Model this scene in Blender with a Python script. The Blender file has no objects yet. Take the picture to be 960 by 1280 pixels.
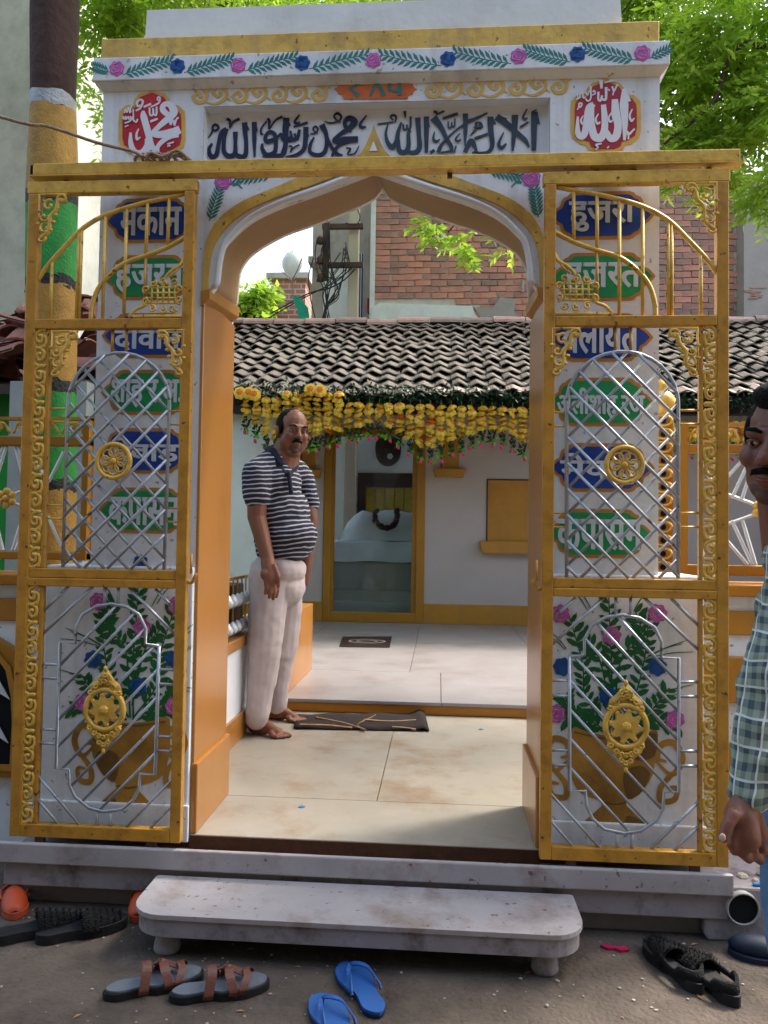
import bpy, bmesh, math, random
import numpy as np
from mathutils import Vector, Matrix
from mathutils.geometry import tessellate_polygon
random.seed(7); rng = np.random.default_rng(11)
R = math.radians
sc = bpy.context.scene
COL = sc.collection
H = 1.25                      # eye height of the phone above the street

# ------------------------------------------------------------------ camera
F = 961.0; YAW, PIT, ROL = .07225, .0325, .0148
fw = Vector((-math.sin(YAW)*math.cos(PIT), math.cos(YAW)*math.cos(PIT), math.sin(PIT)))
rt = Vector((math.cos(YAW), math.sin(YAW), 0)); up = rt.cross(fw)
rt, up = math.cos(ROL)*rt + math.sin(ROL)*up, -math.sin(ROL)*rt + math.cos(ROL)*up
cd = bpy.data.cameras.new('camera'); cam = bpy.data.objects.new('camera', cd); COL.objects.link(cam)
cd.sensor_fit = 'VERTICAL'; cd.sensor_height = 36; cd.lens = F/1280*36
cd.clip_start = .05; cd.clip_end = 600
m = Matrix((rt, up, -fw)).transposed().to_4x4(); m.translation = (0, 0, H); cam.matrix_world = m
sc.camera = cam

# ------------------------------------------------------------------ light
SUN_DIR = Vector((.62, .42, 1.05)).normalized()      # towards the sun: high, behind the gateway, to the right
w = bpy.data.worlds.new('World'); sc.world = w; w.use_nodes = True
nt = w.node_tree; bg = nt.nodes['Background']; sk = nt.nodes.new('ShaderNodeTexSky')
sk.sky_type = 'NISHITA'; sk.sun_disc = False
sk.sun_elevation = math.asin(SUN_DIR.z); sk.sun_rotation = math.atan2(SUN_DIR.x, SUN_DIR.y)
sk.air_density = 1.6; sk.dust_density = 4.5; sk.ozone_density = 1.0
nt.links.new(sk.outputs[0], bg.inputs[0]); bg.inputs[1].default_value = .15
sd = bpy.data.lights.new('sun', 'SUN'); sun = bpy.data.objects.new('sun', sd); COL.objects.link(sun)
sd.energy = 1.9; sd.angle = R(12); sd.color = (1, .95, .86)
sun.rotation_euler = (-SUN_DIR).to_track_quat('-Z', 'Y').to_euler()
sc.view_settings.view_transform = 'Standard'; sc.view_settings.look = 'None'
sc.view_settings.exposure = 1.9; sc.view_settings.gamma = 1
sc.cycles.max_bounces = 8; sc.cycles.diffuse_bounces = 4; sc.cycles.transparent_max_bounces = 8

# ------------------------------------------------------------------ geometry of the place from the lens calibration
def ray(px, py): return rt*((px-480)/F) - up*((py-640)/F) + fw
def W(px, py, Y):                      # the point of the plane y=Y
    d = ray(px, py); t = Y/d.y; return Vector((d.x*t, Y, H+d.z*t))
def G(px, py, z=0):                    # the point of the plane z
    d = ray(px, py); t = (z-H)/d.z; return Vector((d.x*t, d.y*t, z))
def XP(px, py, X):                     # the point of the plane x=X
    d = ray(px, py); t = X/d.x; return Vector((X, d.y*t, H+d.z*t))

# ------------------------------------------------------------------ materials
def lin(h):
    h = h.lstrip('#'); c = [int(h[i:i+2], 16)/255 for i in (0, 2, 4)]
    return [(x/12.92 if x <= .04045 else ((x+.055)/1.055)**2.4) for x in c]
MATS = {}
def mat(name, col, rough=.6, metal=0, var=.12, scale=6, bump=.15, bscale=40, dirt=None, dirt_amt=.4, dscale=2.5, spec=.4, coat=0, trans=0, stretch=(1, 1, 1), tint=None, chips=None, streak=0):
    if isinstance(col, str): col = lin(col)
    m = bpy.data.materials.new(name); m.use_nodes = True; n = m.node_tree.nodes; L = m.node_tree.links
    b = n['Principled BSDF']; b.inputs['Roughness'].default_value = rough; b.inputs['Metallic'].default_value = metal
    b.inputs['Specular IOR Level'].default_value = spec; b.inputs['Coat Weight'].default_value = coat; b.inputs['Coat Roughness'].default_value = .15
    tc = n.new('ShaderNodeTexCoord'); mp = n.new('ShaderNodeMapping'); mp.inputs['Scale'].default_value = stretch
    L.new(tc.outputs['Object'], mp.inputs[0])
    no = n.new('ShaderNodeTexNoise'); no.inputs['Scale'].default_value = scale; no.inputs['Detail'].default_value = 7; no.inputs['Roughness'].default_value = .62
    L.new(mp.outputs[0], no.inputs['Vector'])
    mr = n.new('ShaderNodeMapRange'); mr.inputs[1].default_value = .3; mr.inputs[2].default_value = .7; mr.inputs[3].default_value = 1-var; mr.inputs[4].default_value = 1+var
    L.new(no.outputs[0], mr.inputs[0])
    mx = n.new('ShaderNodeMix'); mx.data_type = 'RGBA'; mx.blend_type = 'MULTIPLY'; mx.inputs[0].default_value = 1
    mx.inputs[6].default_value = (*col, 1); L.new(mr.outputs[0], mx.inputs[7]); out = mx.outputs[2]
    if tint is not None:               # per-piece colour spread
        if isinstance(tint, str): tint = lin(tint)
        oi = n.new('ShaderNodeObjectInfo'); m3 = n.new('ShaderNodeMix'); m3.data_type = 'RGBA'
        L.new(oi.outputs['Random'], m3.inputs[0]); m3.inputs[6].default_value = (*col, 1); m3.inputs[7].default_value = (*tint, 1)
        L.new(m3.outputs[2], mx.inputs[6])
    if dirt:
        if isinstance(dirt, str): dirt = lin(dirt)
        n2 = n.new('ShaderNodeTexNoise'); n2.inputs['Scale'].default_value = dscale; n2.inputs['Detail'].default_value = 9; n2.inputs['Roughness'].default_value = .7
        L.new(tc.outputs['Object'], n2.inputs['Vector'])
        r2 = n.new('ShaderNodeMapRange'); r2.inputs[1].default_value = .5; r2.inputs[2].default_value = .72; r2.inputs[3].default_value = 0; r2.inputs[4].default_value = dirt_amt
        L.new(n2.outputs[0], r2.inputs[0])
        m2 = n.new('ShaderNodeMix'); m2.data_type = 'RGBA'; L.new(r2.outputs[0], m2.inputs[0]); L.new(out, m2.inputs[6]); m2.inputs[7].default_value = (*dirt, 1); out = m2.outputs[2]
    if streak:                         # run-off streaks down the paint
        m5 = n.new('ShaderNodeMapping'); m5.inputs['Scale'].default_value = (14, 14, .8); L.new(tc.outputs['Object'], m5.inputs[0]); n5 = n.new('ShaderNodeTexNoise'); n5.inputs['Scale'].default_value = 1; n5.inputs['Detail'].default_value = 6; L.new(m5.outputs[0], n5.inputs['Vector'])
        r5 = n.new('ShaderNodeMapRange'); r5.inputs[1].default_value = .52; r5.inputs[2].default_value = .75; r5.inputs[3].default_value = 0; r5.inputs[4].default_value = streak; L.new(n5.outputs[0], r5.inputs[0])
        q5 = n.new('ShaderNodeMix'); q5.data_type = 'RGBA'; L.new(r5.outputs[0], q5.inputs[0]); L.new(out, q5.inputs[6]); q5.inputs[7].default_value = (*lin('#6b625a'), 1); out = q5.outputs[2]
    if chips:                          # small chipped or rusted spots
        n6 = n.new('ShaderNodeTexNoise'); n6.inputs['Scale'].default_value = 38; n6.inputs['Detail'].default_value = 4; L.new(tc.outputs['Object'], n6.inputs['Vector'])
        r6 = n.new('ShaderNodeMapRange'); r6.inputs[1].default_value = .665; r6.inputs[2].default_value = .69; r6.inputs[3].default_value = 0; r6.inputs[4].default_value = .85; L.new(n6.outputs[0], r6.inputs[0])
        q6 = n.new('ShaderNodeMix'); q6.data_type = 'RGBA'; L.new(r6.outputs[0], q6.inputs[0]); L.new(out, q6.inputs[6]); q6.inputs[7].default_value = (*lin(chips), 1); out = q6.outputs[2]
    L.new(out, b.inputs['Base Color'])
    if bump:
        n3 = n.new('ShaderNodeTexNoise'); n3.inputs['Scale'].default_value = bscale; n3.inputs['Detail'].default_value = 5
        L.new(tc.outputs['Object'], n3.inputs['Vector'])
        bp = n.new('ShaderNodeBump'); bp.inputs['Strength'].default_value = bump; bp.inputs['Distance'].default_value = .01
        L.new(n3.outputs[0], bp.inputs['Height']); L.new(bp.outputs[0], b.inputs['Normal'])
    if trans:
        L.new(out, b.inputs['Subsurface Radius']) if False else None
        tr = n.new('ShaderNodeBsdfTranslucent'); L.new(out, tr.inputs[0]); ms = n.new('ShaderNodeMixShader'); ms.inputs[0].default_value = trans
        L.new(b.outputs[0], ms.inputs[1]); L.new(tr.outputs[0], ms.inputs[2]); L.new(ms.outputs[0], n['Material Output'].inputs[0])
    MATS[name] = m; return m
M = MATS
mat('white_limewash', '#d3d6d8', .75, streak=.35, chips='#8d857c', var=.05, scale=3, dirt='#8d8a88', dirt_amt=.35, dscale=1.6, bump=.25, bscale=25)
mat('white_smooth', '#d3d5d8', .6, var=.04, scale=3, dirt='#a19a97', dirt_amt=.25, dscale=2, bump=.1, bscale=18)
mat('gold_paint', '#c9a24a', .5, .15, var=.14, scale=9, dirt='#7a5a20', dirt_amt=.55, dscale=14, bump=.15, bscale=60, spec=.4, chips='#5a4220', streak=.4)
mat('gold_iron', '#b5822c', .42, .2, var=.16, scale=11, dirt='#6a4212', dirt_amt=.6, dscale=16, bump=.12, bscale=70, spec=.5, chips='#4a2c14')
mat('gold_wall', '#a97424', .5, .05, var=.1, scale=3, dirt='#7e4d16', dirt_amt=.35, dscale=4, bump=.1, bscale=20, streak=.25)
mat('gold_bright', '#cfa548', .42, .2, var=.2, scale=14, dirt='#7a5215', dirt_amt=.6, dscale=18, bump=.15, bscale=60, chips='#5a3c1a')
mat('orange_gloss', '#a56f33', .3, .0, var=.1, scale=2, stretch=(1, 1, .3), bump=.03, coat=.3, dirt='#8a4a16', dirt_amt=.35, dscale=3)
mat('intrados_tan', '#9c7b52', .5, .05, var=.1, scale=4, bump=.12, bscale=15, dirt='#7e552c', dirt_amt=.3)
mat('silver_iron', '#a3a7ad', .35, .55, var=.12, scale=15, bump=.2, dirt='#5a5a5c', dirt_amt=.4, dscale=12, chips='#5a4a40')
mat('sign_blue', '#123d92', .45, var=.25, scale=5, bump=.05, dirt='#0a1a4a', dirt_amt=.6, dscale=7)
mat('sign_green', '#108a4c', .45, var=.22, scale=5, bump=.05, dirt='#0a6a5a', dirt_amt=.7, dscale=6)
mat('sign_border', '#b07a34', .5, .1, var=.15, scale=8, bump=.1)
mat('letter_silver', '#c6ced6', .5, .1, var=.08, scale=12, bump=.1)
mat('letter_white', '#d5d6dc', .5, var=.04, bump=.05)
mat('medal_red', '#b3141c', .45, var=.2, scale=5, bump=.05, dirt='#7c1233', dirt_amt=.5, dscale=9)
mat('medal_crimson', '#9c2030', .45, var=.2, scale=5, bump=.05, dirt='#7a3a5a', dirt_amt=.5, dscale=16)
mat('paint_navy', '#151c3c', .5, var=.2, scale=9, bump=.1)
mat('paint_slate', '#2b3a49', .5, var=.3, scale=12, bump=.1, dirt='#46586a', dirt_amt=.4, dscale=20)
mat('paint_yellow', '#c9a14a', .55, var=.15, scale=12, bump=.15)
mat('paint_orange', '#c4601f', .5, var=.2, scale=12, bump=.05, dirt='#a8342a', dirt_amt=.7, dscale=8)
mat('paint_teal', '#1f6f6b', .5, var=.2, scale=14, bump=.1)
mat('paint_leaf', '#0d5a2a', .5, var=.3, scale=14, bump=.1)
mat('rose_pink', '#b0559c', .55, var=.25, scale=30, bump=.1)
mat('rose_line', '#cf8fc0', .55, var=.1, bump=0)
mat('rose_blue', '#14508f', .55, var=.25, scale=30, bump=.1)
mat('rose_dark', '#0f3a70', .55, var=.1, bump=0)
mat('vase_gold', '#a67a30', .5, .15, var=.3, scale=7, bump=.1, dirt='#3a2a10', dirt_amt=.6, dscale=6)
mat('vase_dark', '#6b4e20', .5, var=.3, scale=7, bump=.05)
mat('marble_upper', '#8b8586', .3, var=.1, scale=4, bump=.04, dirt='#6a5446', dirt_amt=.5, dscale=3)
mat('marble', '#9a9388', .33, var=.12, scale=3, bump=.04, dirt='#7d5f3f', dirt_amt=.75, dscale=3.2, spec=.45)
mat('marble_white', '#999495', .4, var=.12, scale=4, bump=.08, dirt='#6a4f3c', dirt_amt=.8, dscale=4.5, chips='#5a4436')
mat('slab_side', '#878083', .65, var=.15, scale=5, bump=.25, dirt='#3f2f29', dirt_amt=.9, dscale=9)
mat('plinth_face', '#77726f', .7, var=.2, scale=4, bump=.25, dirt='#4a403c', dirt_amt=.6, dscale=4)
mat('track_dark', '#14100d', .8, var=.3, bump=.4)
mat('rust_stain', '#4a2a14', .8, var=.3, scale=20, bump=.4)
mat('wall_pink', '#ab9d98', .7, var=.05, scale=2, bump=.12, bscale=20)
mat('room_white', '#d3dcde', .6, var=.04, bump=.05)
mat('step_gold', '#a36b1f', .35, .05, var=.12, scale=5, bump=.06, dirt='#7b4a16', dirt_amt=.4)
mat('tile_clay', '#4b403b', .8, var=.35, scale=8, bump=.4, bscale=50, dirt='#25231f', dirt_amt=.85, dscale=7, tint='#5f564e')
mat('tile_lip', '#928c82', .8, var=.3, scale=20, bump=.2, dirt='#5a5a44', dirt_amt=.7, dscale=12)  # pale front edge: tile edge highlights put into the colour, with some weathering
mat('tile_eave', '#80706a', .6, var=.25, scale=9, bump=.3, dirt='#4c4842', dirt_amt=.6, dscale=9, tint='#6f5c55')
mat('brick', '#c98874', .85, var=.22, scale=9, bump=.6, bscale=30, dirt='#a89e95', dirt_amt=.6, dscale=5, tint='#8d7068')
mat('mortar', '#bdb4a9', .9, var=.2, bump=.6, bscale=30)
mat('plaster_white', '#d2d4d0', .8, var=.06, bump=.3, bscale=14, dirt='#a39c92', dirt_amt=.4)
mat('plaster_grey', '#9a918c', .85, var=.1, scale=3, bump=.4, bscale=12, dirt='#7a6a62', dirt_amt=.5)
mat('plaster_beige', '#aba493', .85, var=.1, scale=1.5, stretch=(1, 1, .35), bump=.35, bscale=9, dirt='#5d5d4c', dirt_amt=.6, dscale=1.2)
mat('concrete', '#a39b90', .85, var=.12, scale=3, bump=.4, bscale=20, dirt='#6a5f55', dirt_amt=.6)
mat('pole_concrete', '#b5ab98', .8, var=.1, scale=4, bump=.3, stretch=(1, 1, .2))
mat('rust_iron', '#4f3a33', .7, .2, var=.2, bump=.3)
mat('wire_black', '#2b2a2c', .7, var=.1, bump=0)
mat('street', '#4d443c', .9, var=.3, scale=7, bump=1, bscale=55, dirt='#2a221d', dirt_amt=.9, dscale=3.2)
mat('bark', '#3a2822', .95, var=.3, scale=9, stretch=(1, 1, .25), bump=1, bscale=25)
mat('bark_gold', '#96702a', .65, .1, var=.25, scale=14, bump=.5, bscale=80)
mat('bark_green', '#1a7a2a', .7, var=.25, scale=14, bump=.45, bscale=90)
mat('bark_black', '#151515', .7, var=.2, bump=1, bscale=50)
mat('bark_silver', '#8b8b8b', .5, .3, var=.25, bump=1, bscale=50)
mat('leaf', '#94b53a', .5, var=.4, scale=3, bump=0, trans=.62, dirt='#c6cf52', dirt_amt=.9, dscale=1.6)
mat('leaf_dark', '#2f5d16', .5, var=.35, scale=3, bump=0, trans=.45)
mat('marigold', '#e8c952', .6, var=.2, scale=60, bump=.2, trans=.2)
mat('marigold_orange', '#d9761c', .6, var=.2, bump=0, trans=.2)
mat('garland_green', '#123018', .6, var=.3, bump=0)
mat('garland_lime', '#5a9a1c', .6, var=.2, bump=0, trans=.2)
mat('bud_pink', '#b8275c', .6, var=.2, bump=0)
mat('wood_gold', '#9c6a1c', .4, .1, var=.15, scale=5, bump=.08, dirt='#5e3a10', dirt_amt=.4)
mat('wood_dark', '#2a1712', .45, var=.2, bump=.1)
mat('cloth_white', '#aebcbc', .85, var=.05, bump=.2, bscale=8)
mat('tomb_base', '#7f8578', .6, var=.06, bump=.05)
mat('glass_yellow', '#a08a1a', .2, var=.3, scale=9, bump=0)
mat('flower_maroon', '#2a0f14', .8, var=.3, bump=.2)
mat('mat_brown', '#1c0f0b', .95, var=.4, scale=25, bump=.6, bscale=120)
mat('mat_tan', '#8a6a50', .95, var=.3, scale=25, bump=.6)
mat('skin', '#744734', .5, var=.08, scale=8, bump=.12, bscale=90, spec=.4)
mat('skin_dark', '#6b4132', .5, var=.08, scale=8, bump=.12, bscale=90, spec=.45)
mat('nail', '#b99a90', .3, var=.02, bump=0)
mat('hair', '#060505', .75, spec=.15, var=.3, scale=40, bump=.8, bscale=160)
mat('eye_white', '#b9b2ab', .25, var=.02, bump=0)
mat('eye_dark', '#0c0807', .15, var=.02, bump=0)
mat('stubble', '#4e3327', .7, var=.15, scale=60, bump=.2)
mat('lip', '#7b3f38', .5, var=.08, bump=.1)
mat('trousers', '#b5a6a4', .85, var=.06, scale=4, bump=.25, bscale=14)
mat('denim', '#4c6f93', .9, var=.15, scale=9, bump=.35, bscale=140, dirt='#7fa0bf', dirt_amt=.5, dscale=4)
mat('collar_navy', '#11142a', .85, var=.1, bump=.2)
mat('rubber_orange', '#b0431c', .55, var=.1, bump=.1, dirt='#7a5a50', dirt_amt=.5, dscale=18)
mat('rubber_black', '#0e0f12', .7, var=.2, bump=.3)
mat('fuzz_black', '#09090b', 1, var=.3, scale=60, bump=1.2, bscale=180)
mat('sandal_sole', '#59616a', .75, var=.12, scale=14, bump=.3, dirt='#3b3a3a', dirt_amt=.5, dscale=12)
mat('leather_brown', '#5a342a', .5, var=.15, scale=16, bump=.3)
mat('rubber_blue', '#1d4f8f', .6, var=.12, scale=9, bump=.15, dirt='#123258', dirt_amt=.4, dscale=8)
mat('rubber_navy', '#0f1c30', .6, var=.12, bump=.15)
mat('foil_pink', '#c02a5a', .3, .3, var=.3, scale=30, bump=.3)
mat('scrap_blue', '#1f6fae', .5, var=.2, bump=.1)
mat('rope', '#8f7a68', .9, var=.25, scale=40, bump=.8, bscale=120)
mat('pvc', '#8d8a88', .5, var=.1, bump=.1)
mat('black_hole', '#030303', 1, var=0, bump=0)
mat('teal_cloth', '#27a890', .7, var=.15, bump=.1, trans=.3)
mat('lamp_white', '#dfe5ea', .4, var=.03, bump=.05)
mat('fence_white', '#c9ccd0', .45, .2, var=.06, bump=.1)
mat('green_wall', '#0f7a24', .7, var=.1, bump=.2)
mat('grey_post', '#8d928e', .7, var=.1, bump=.2)
mat('crimson_paint', '#7c1e22', .6, var=.1, bump=.1)
mat('window_frame', '#3f5a72', .5, var=.1, bump=.05)
mat('ridge_pink', '#b8908a', .8, var=.15, bump=.4, dirt='#6c6259', dirt_amt=.6, dscale=4, tint='#7d7069')
mat('pebble', '#9a8f84', .9, var=.2, bump=.3)
def glass(name):
    m = bpy.data.materials.new(name); m.use_nodes = True; b = m.node_tree.nodes['Principled BSDF']
    b.inputs['Base Color'].default_value = (.86, .95, .96, 1); b.inputs['Roughness'].default_value = .02; b.inputs['Transmission Weight'].default_value = 1; b.inputs['IOR'].default_value = 1.1
    MATS[name] = m
glass('door_glass')
def cloth_pattern(name, kind):
    m = bpy.data.materials.new(name); m.use_nodes = True; n = m.node_tree.nodes; L = m.node_tree.links; b = n['Principled BSDF']; b.inputs['Roughness'].default_value = .85
    tc = n.new('ShaderNodeTexCoord'); no = n.new('ShaderNodeTexNoise'); no.inputs['Scale'].default_value = 7
    L.new(tc.outputs['Object'], no.inputs['Vector'])
    sx = n.new('ShaderNodeSeparateXYZ'); ad = n.new('ShaderNodeMixRGB'); ad.blend_type = 'ADD'; ad.inputs[0].default_value = .035 if kind == 'stripe' else .03
    L.new(tc.outputs['Object'], ad.inputs[1]); L.new(no.outputs['Color'], ad.inputs[2]); L.new(ad.outputs[0], sx.inputs[0])
    def math_(op, a, v=None, v2=None):
        q = n.new('ShaderNodeMath'); q.operation = op; L.new(a, q.inputs[0])
        if v is not None:
            if hasattr(v, 'links'): L.new(v, q.inputs[1])
            else: q.inputs[1].default_value = v
        return q.outputs[0]
    def band(src, freq, lo):
        return math_('GREATER_THAN', math_('FRACT', math_('MULTIPLY', src, freq)), lo)
    def mixc(f, a, c):
        q = n.new('ShaderNodeMix'); q.data_type = 'RGBA'; L.new(f, q.inputs[0])
        if hasattr(a, 'links'): L.new(a, q.inputs[6])
        else: q.inputs[6].default_value = (*lin(a), 1)
        q.inputs[7].default_value = (*lin(c), 1); return q.outputs[2]
    if kind == 'stripe':
        sl = math_('ADD', sx.outputs[2], math_('MULTIPLY', sx.outputs[0], -.12))
        out = mixc(band(sl, 41, .70), '#11132a', '#a5a2aa')
    else:
        hx = math_('ADD', sx.outputs[0], math_('MULTIPLY', sx.outputs[1], -.9))
        v = band(hx, 40, .5); h = band(sx.outputs[2], 40, .5)
        c1 = mixc(v, '#7d8c80', '#3a4a52'); q = n.new('ShaderNodeMix'); q.data_type = 'RGBA'; q.inputs[0].default_value = .5; L.new(c1, q.inputs[6])
        L.new(mixc(h, '#8a9682', '#3a4850'), q.inputs[7]); c = q.outputs[2]
        c = mixc(band(hx, 20, .92), c, '#c4c8c4'); out = mixc(band(sx.outputs[2], 20, .92), c, '#bcc2be')
    L.new(out, b.inputs['Base Color'])
    bp = n.new('ShaderNodeBump'); bp.inputs['Strength'].default_value = .5; bp.inputs['Distance'].default_value = .02
    L.new(no.outputs[0], bp.inputs['Height']); L.new(bp.outputs[0], b.inputs['Normal']); MATS[name] = m
cloth_pattern('shirt_stripe', 'stripe'); cloth_pattern('shirt_plaid', 'plaid')

# ------------------------------------------------------------------ mesh building
class MB:
    def __init__(s): s.v = []; s.f = []
    def add(s, vs, fs):
        o = len(s.v); s.v += [tuple(p) for p in vs]; s.f += [tuple(i+o for i in f) for f in fs]; return s
    def box(s, x0, x1, y0, y1, z0, z1):
        return s.add([(x, y, z) for z in (z0, z1) for y in (y0, y1) for x in (x0, x1)],
                     [(0, 2, 3, 1), (4, 5, 7, 6), (0, 1, 5, 4), (2, 6, 7, 3), (0, 4, 6, 2), (1, 3, 7, 5)])
    def quad(s, a, b, c, d): return s.add([a, b, c, d], [(0, 1, 2, 3)])
    def poly_y(s, pts, y0, y1, holes=()):           # polygon in XZ, front at y0 (towards the street), back at y1
        loops = [[Vector((p[0], p[1], 0)) for p in pts]] + [[Vector((p[0], p[1], 0)) for p in h] for h in holes]
        tri = tessellate_polygon(loops); allp = [p for l in loops for p in l]; n = len(allp)
        vs = [(p.x, y0, p.y) for p in allp] + [(p.x, y1, p.y) for p in allp]
        fs = []
        for t in tri:
            a, b, c = [allp[i] for i in t]
            ccw = (b.x-a.x)*(c.y-a.y)-(b.y-a.y)*(c.x-a.x) > 0
            f = t if ccw else (t[0], t[2], t[1])
            fs.append(tuple(f)); fs.append(tuple(n+i for i in reversed(f)))
        o = 0
        for l in loops:
            k = len(l); area = sum(l[i].x*l[(i+1) % k].y-l[(i+1) % k].x*l[i].y for i in range(k)); outer = l is loops[0]
            for i in range(k):
                j = (i+1) % k; q = (o+i, o+j, n+o+j, n+o+i)
                if (area > 0) != outer: q = q[::-1]
                fs.append(q[::-1] if True else q)
            o += k
        return s.add(vs, fs)
    def poly_z(s, pts, z0, z1):                     # polygon in XY, extruded up
        tri = tessellate_polygon([[Vector((p[0], p[1], 0)) for p in pts]]); n = len(pts)
        area = sum(pts[i][0]*pts[(i+1) % n][1]-pts[(i+1) % n][0]*pts[i][1] for i in range(n))
        fs = []
        for t in tri:
            a, b, c = [pts[i] for i in t]; ccw = (b[0]-a[0])*(c[1]-a[1])-(b[1]-a[1])*(c[0]-a[0]) > 0
            f = t if ccw else (t[0], t[2], t[1]); fs.append(tuple(n+i for i in f)); fs.append(tuple(reversed(f)))
        for i in range(n):
            j = (i+1) % n; q = (i, j, n+j, n+i); fs.append(q if area > 0 else q[::-1])
        return s.add([(p[0], p[1], z0) for p in pts]+[(p[0], p[1], z1) for p in pts], fs)
    def tube(s, pts, r, k=6, caps=True):
        pts = [Vector([float(c) for c in p]) for p in pts]; rs = [float(q) for q in r] if hasattr(r, '__len__') else [float(r)]*len(pts)
        n = len(pts); t0 = (pts[1]-pts[0]).normalized(); a = t0.orthogonal().normalized(); vs = []
        for i, p in enumerate(pts):
            t = (pts[min(i+1, n-1)]-pts[max(i-1, 0)])
            t = t.normalized() if t.length > 1e-9 else t0
            a = (a-t*a.dot(t)); a = a.normalized() if a.length > 1e-6 else t.orthogonal().normalized(); b = t.cross(a)
            for j in range(k):
                an = 2*math.pi*j/k; vs.append(p+rs[i]*(math.cos(an)*a+math.sin(an)*b))
        fs = [(i*k+j, i*k+(j+1) % k, (i+1)*k+(j+1) % k, (i+1)*k+j) for i in range(n-1) for j in range(k)]
        if caps: fs += [tuple(range(k-1, -1, -1)), tuple(range((n-1)*k, n*k))]
        return s.add(vs, fs)
    def lathe(s, prof, cx, cy, k=16, ax='z', base=0):
        vs = []
        for r, h in prof:
            for j in range(k):
                an = 2*math.pi*j/k
                if ax == 'z': vs.append((cx+r*math.cos(an), cy+r*math.sin(an), h))
                else: vs.append((cx+r*math.cos(an), h, cy-r*math.sin(an)))      # ax y: cy is z
        n = len(prof); fs = [(i*k+j, i*k+(j+1) % k, (i+1)*k+(j+1) % k, (i+1)*k+j) for i in range(n-1) for j in range(k)]
        fs += [tuple(range(k-1, -1, -1)), tuple(range((n-1)*k, n*k))]
        return s.add(vs, fs)
    def ball(s, c, r, k=8, q=5):
        rx, ry, rz = r if hasattr(r, '__len__') else (r, r, r); vs = [(c[0], c[1], c[2]-rz)]
        for i in range(1, q):
            th = math.pi*i/q-math.pi/2
            for j in range(k):
                an = 2*math.pi*j/k; vs.append((c[0]+rx*math.cos(th)*math.cos(an), c[1]+ry*math.cos(th)*math.sin(an), c[2]+rz*math.sin(th)))
        vs.append((c[0], c[1], c[2]+rz)); T = len(vs)-1
        fs = [(0, 1+(j+1) % k, 1+j) for j in range(k)]
        for i in range(q-2):
            a = 1+i*k; fs += [(a+j, a+(j+1) % k, a+k+(j+1) % k, a+k+j) for j in range(k)]
        a = 1+(q-2)*k; fs += [(a+j, a+(j+1) % k, T) for j in range(k)]
        return s.add(vs, fs)
    def mesh(s, name, smooth=False):
        me = bpy.data.meshes.new(name); me.from_pydata(s.v, [], s.f); me.validate(clean_customdata=False)
        if smooth: me.polygons.foreach_set('use_smooth', [True]*len(me.polygons))
        me.update(); return me

def world_of(p):
    if p is None: return Matrix.Identity(4)
    b = Matrix.LocRotScale(p.location, p.rotation_euler, p.scale)
    return (world_of(p.parent) @ p.matrix_parent_inverse @ b) if p.parent else b
def link(name, me, material, parent=None, bevel=0, label=None):
    o = bpy.data.objects.new(name, me); COL.objects.link(o)
    if material and not me.materials: me.materials.append(M[material] if isinstance(material, str) else material)
    if parent: o.parent = parent; o.matrix_parent_inverse = world_of(parent).inverted()
    if bevel:
        b = o.modifiers.new('bevel', 'BEVEL'); b.width = bevel; b.segments = 2; b.limit_method = 'ANGLE'; b.angle_limit = R(40)
    if label: o['label'] = label
    return o
def obj(name, mb, material, parent=None, smooth=False, bevel=0, label=None):
    return link(name, mb.mesh(name, smooth), material, parent, bevel, label)
def thing(name, label, cat, loc=(0, 0, 0), group=None):
    o = bpy.data.objects.new(name, None); COL.objects.link(o); o.location = loc; o.empty_display_size = .1
    o['label'] = label; o['category'] = cat
    if group: o['group'] = group
    return o
def tag(o, label, cat, group=None):
    o['label'] = label; o['category'] = cat
    if group: o['group'] = group
    return o
def structure(o, label=None):
    o['kind'] = 'structure'
    if label: o['label'] = label
    return o
def copy_tree(o, parent=None):
    c = o.copy(); COL.objects.link(c)
    if parent: c.parent = parent; c.matrix_parent_inverse = o.matrix_parent_inverse.copy()
    for ch in list(o.children): copy_tree(ch, c)
    return c
def spline(pts, n=6):
    pts = [Vector(p) for p in pts]
    if len(pts) < 3: return pts
    P = [2*pts[0]-pts[1]]+pts+[2*pts[-1]-pts[-2]]; out = []
    for i in range(1, len(P)-2):
        for k in range(n):
            t = k/n; a, b, c, d = P[i-1:i+3]
            out.append(.5*((2*b)+(c-a)*t+(2*a-5*b+4*c-d)*t*t+(3*b-a-3*c+d)*t**3))
    out.append(pts[-1]); return out
def spl_w(ws, m, n=6):
    if not hasattr(ws, '__len__'): return [ws]*m
    x = np.linspace(0, 1, len(ws)); return list(np.interp(np.linspace(0, 1, m), x, ws))

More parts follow.
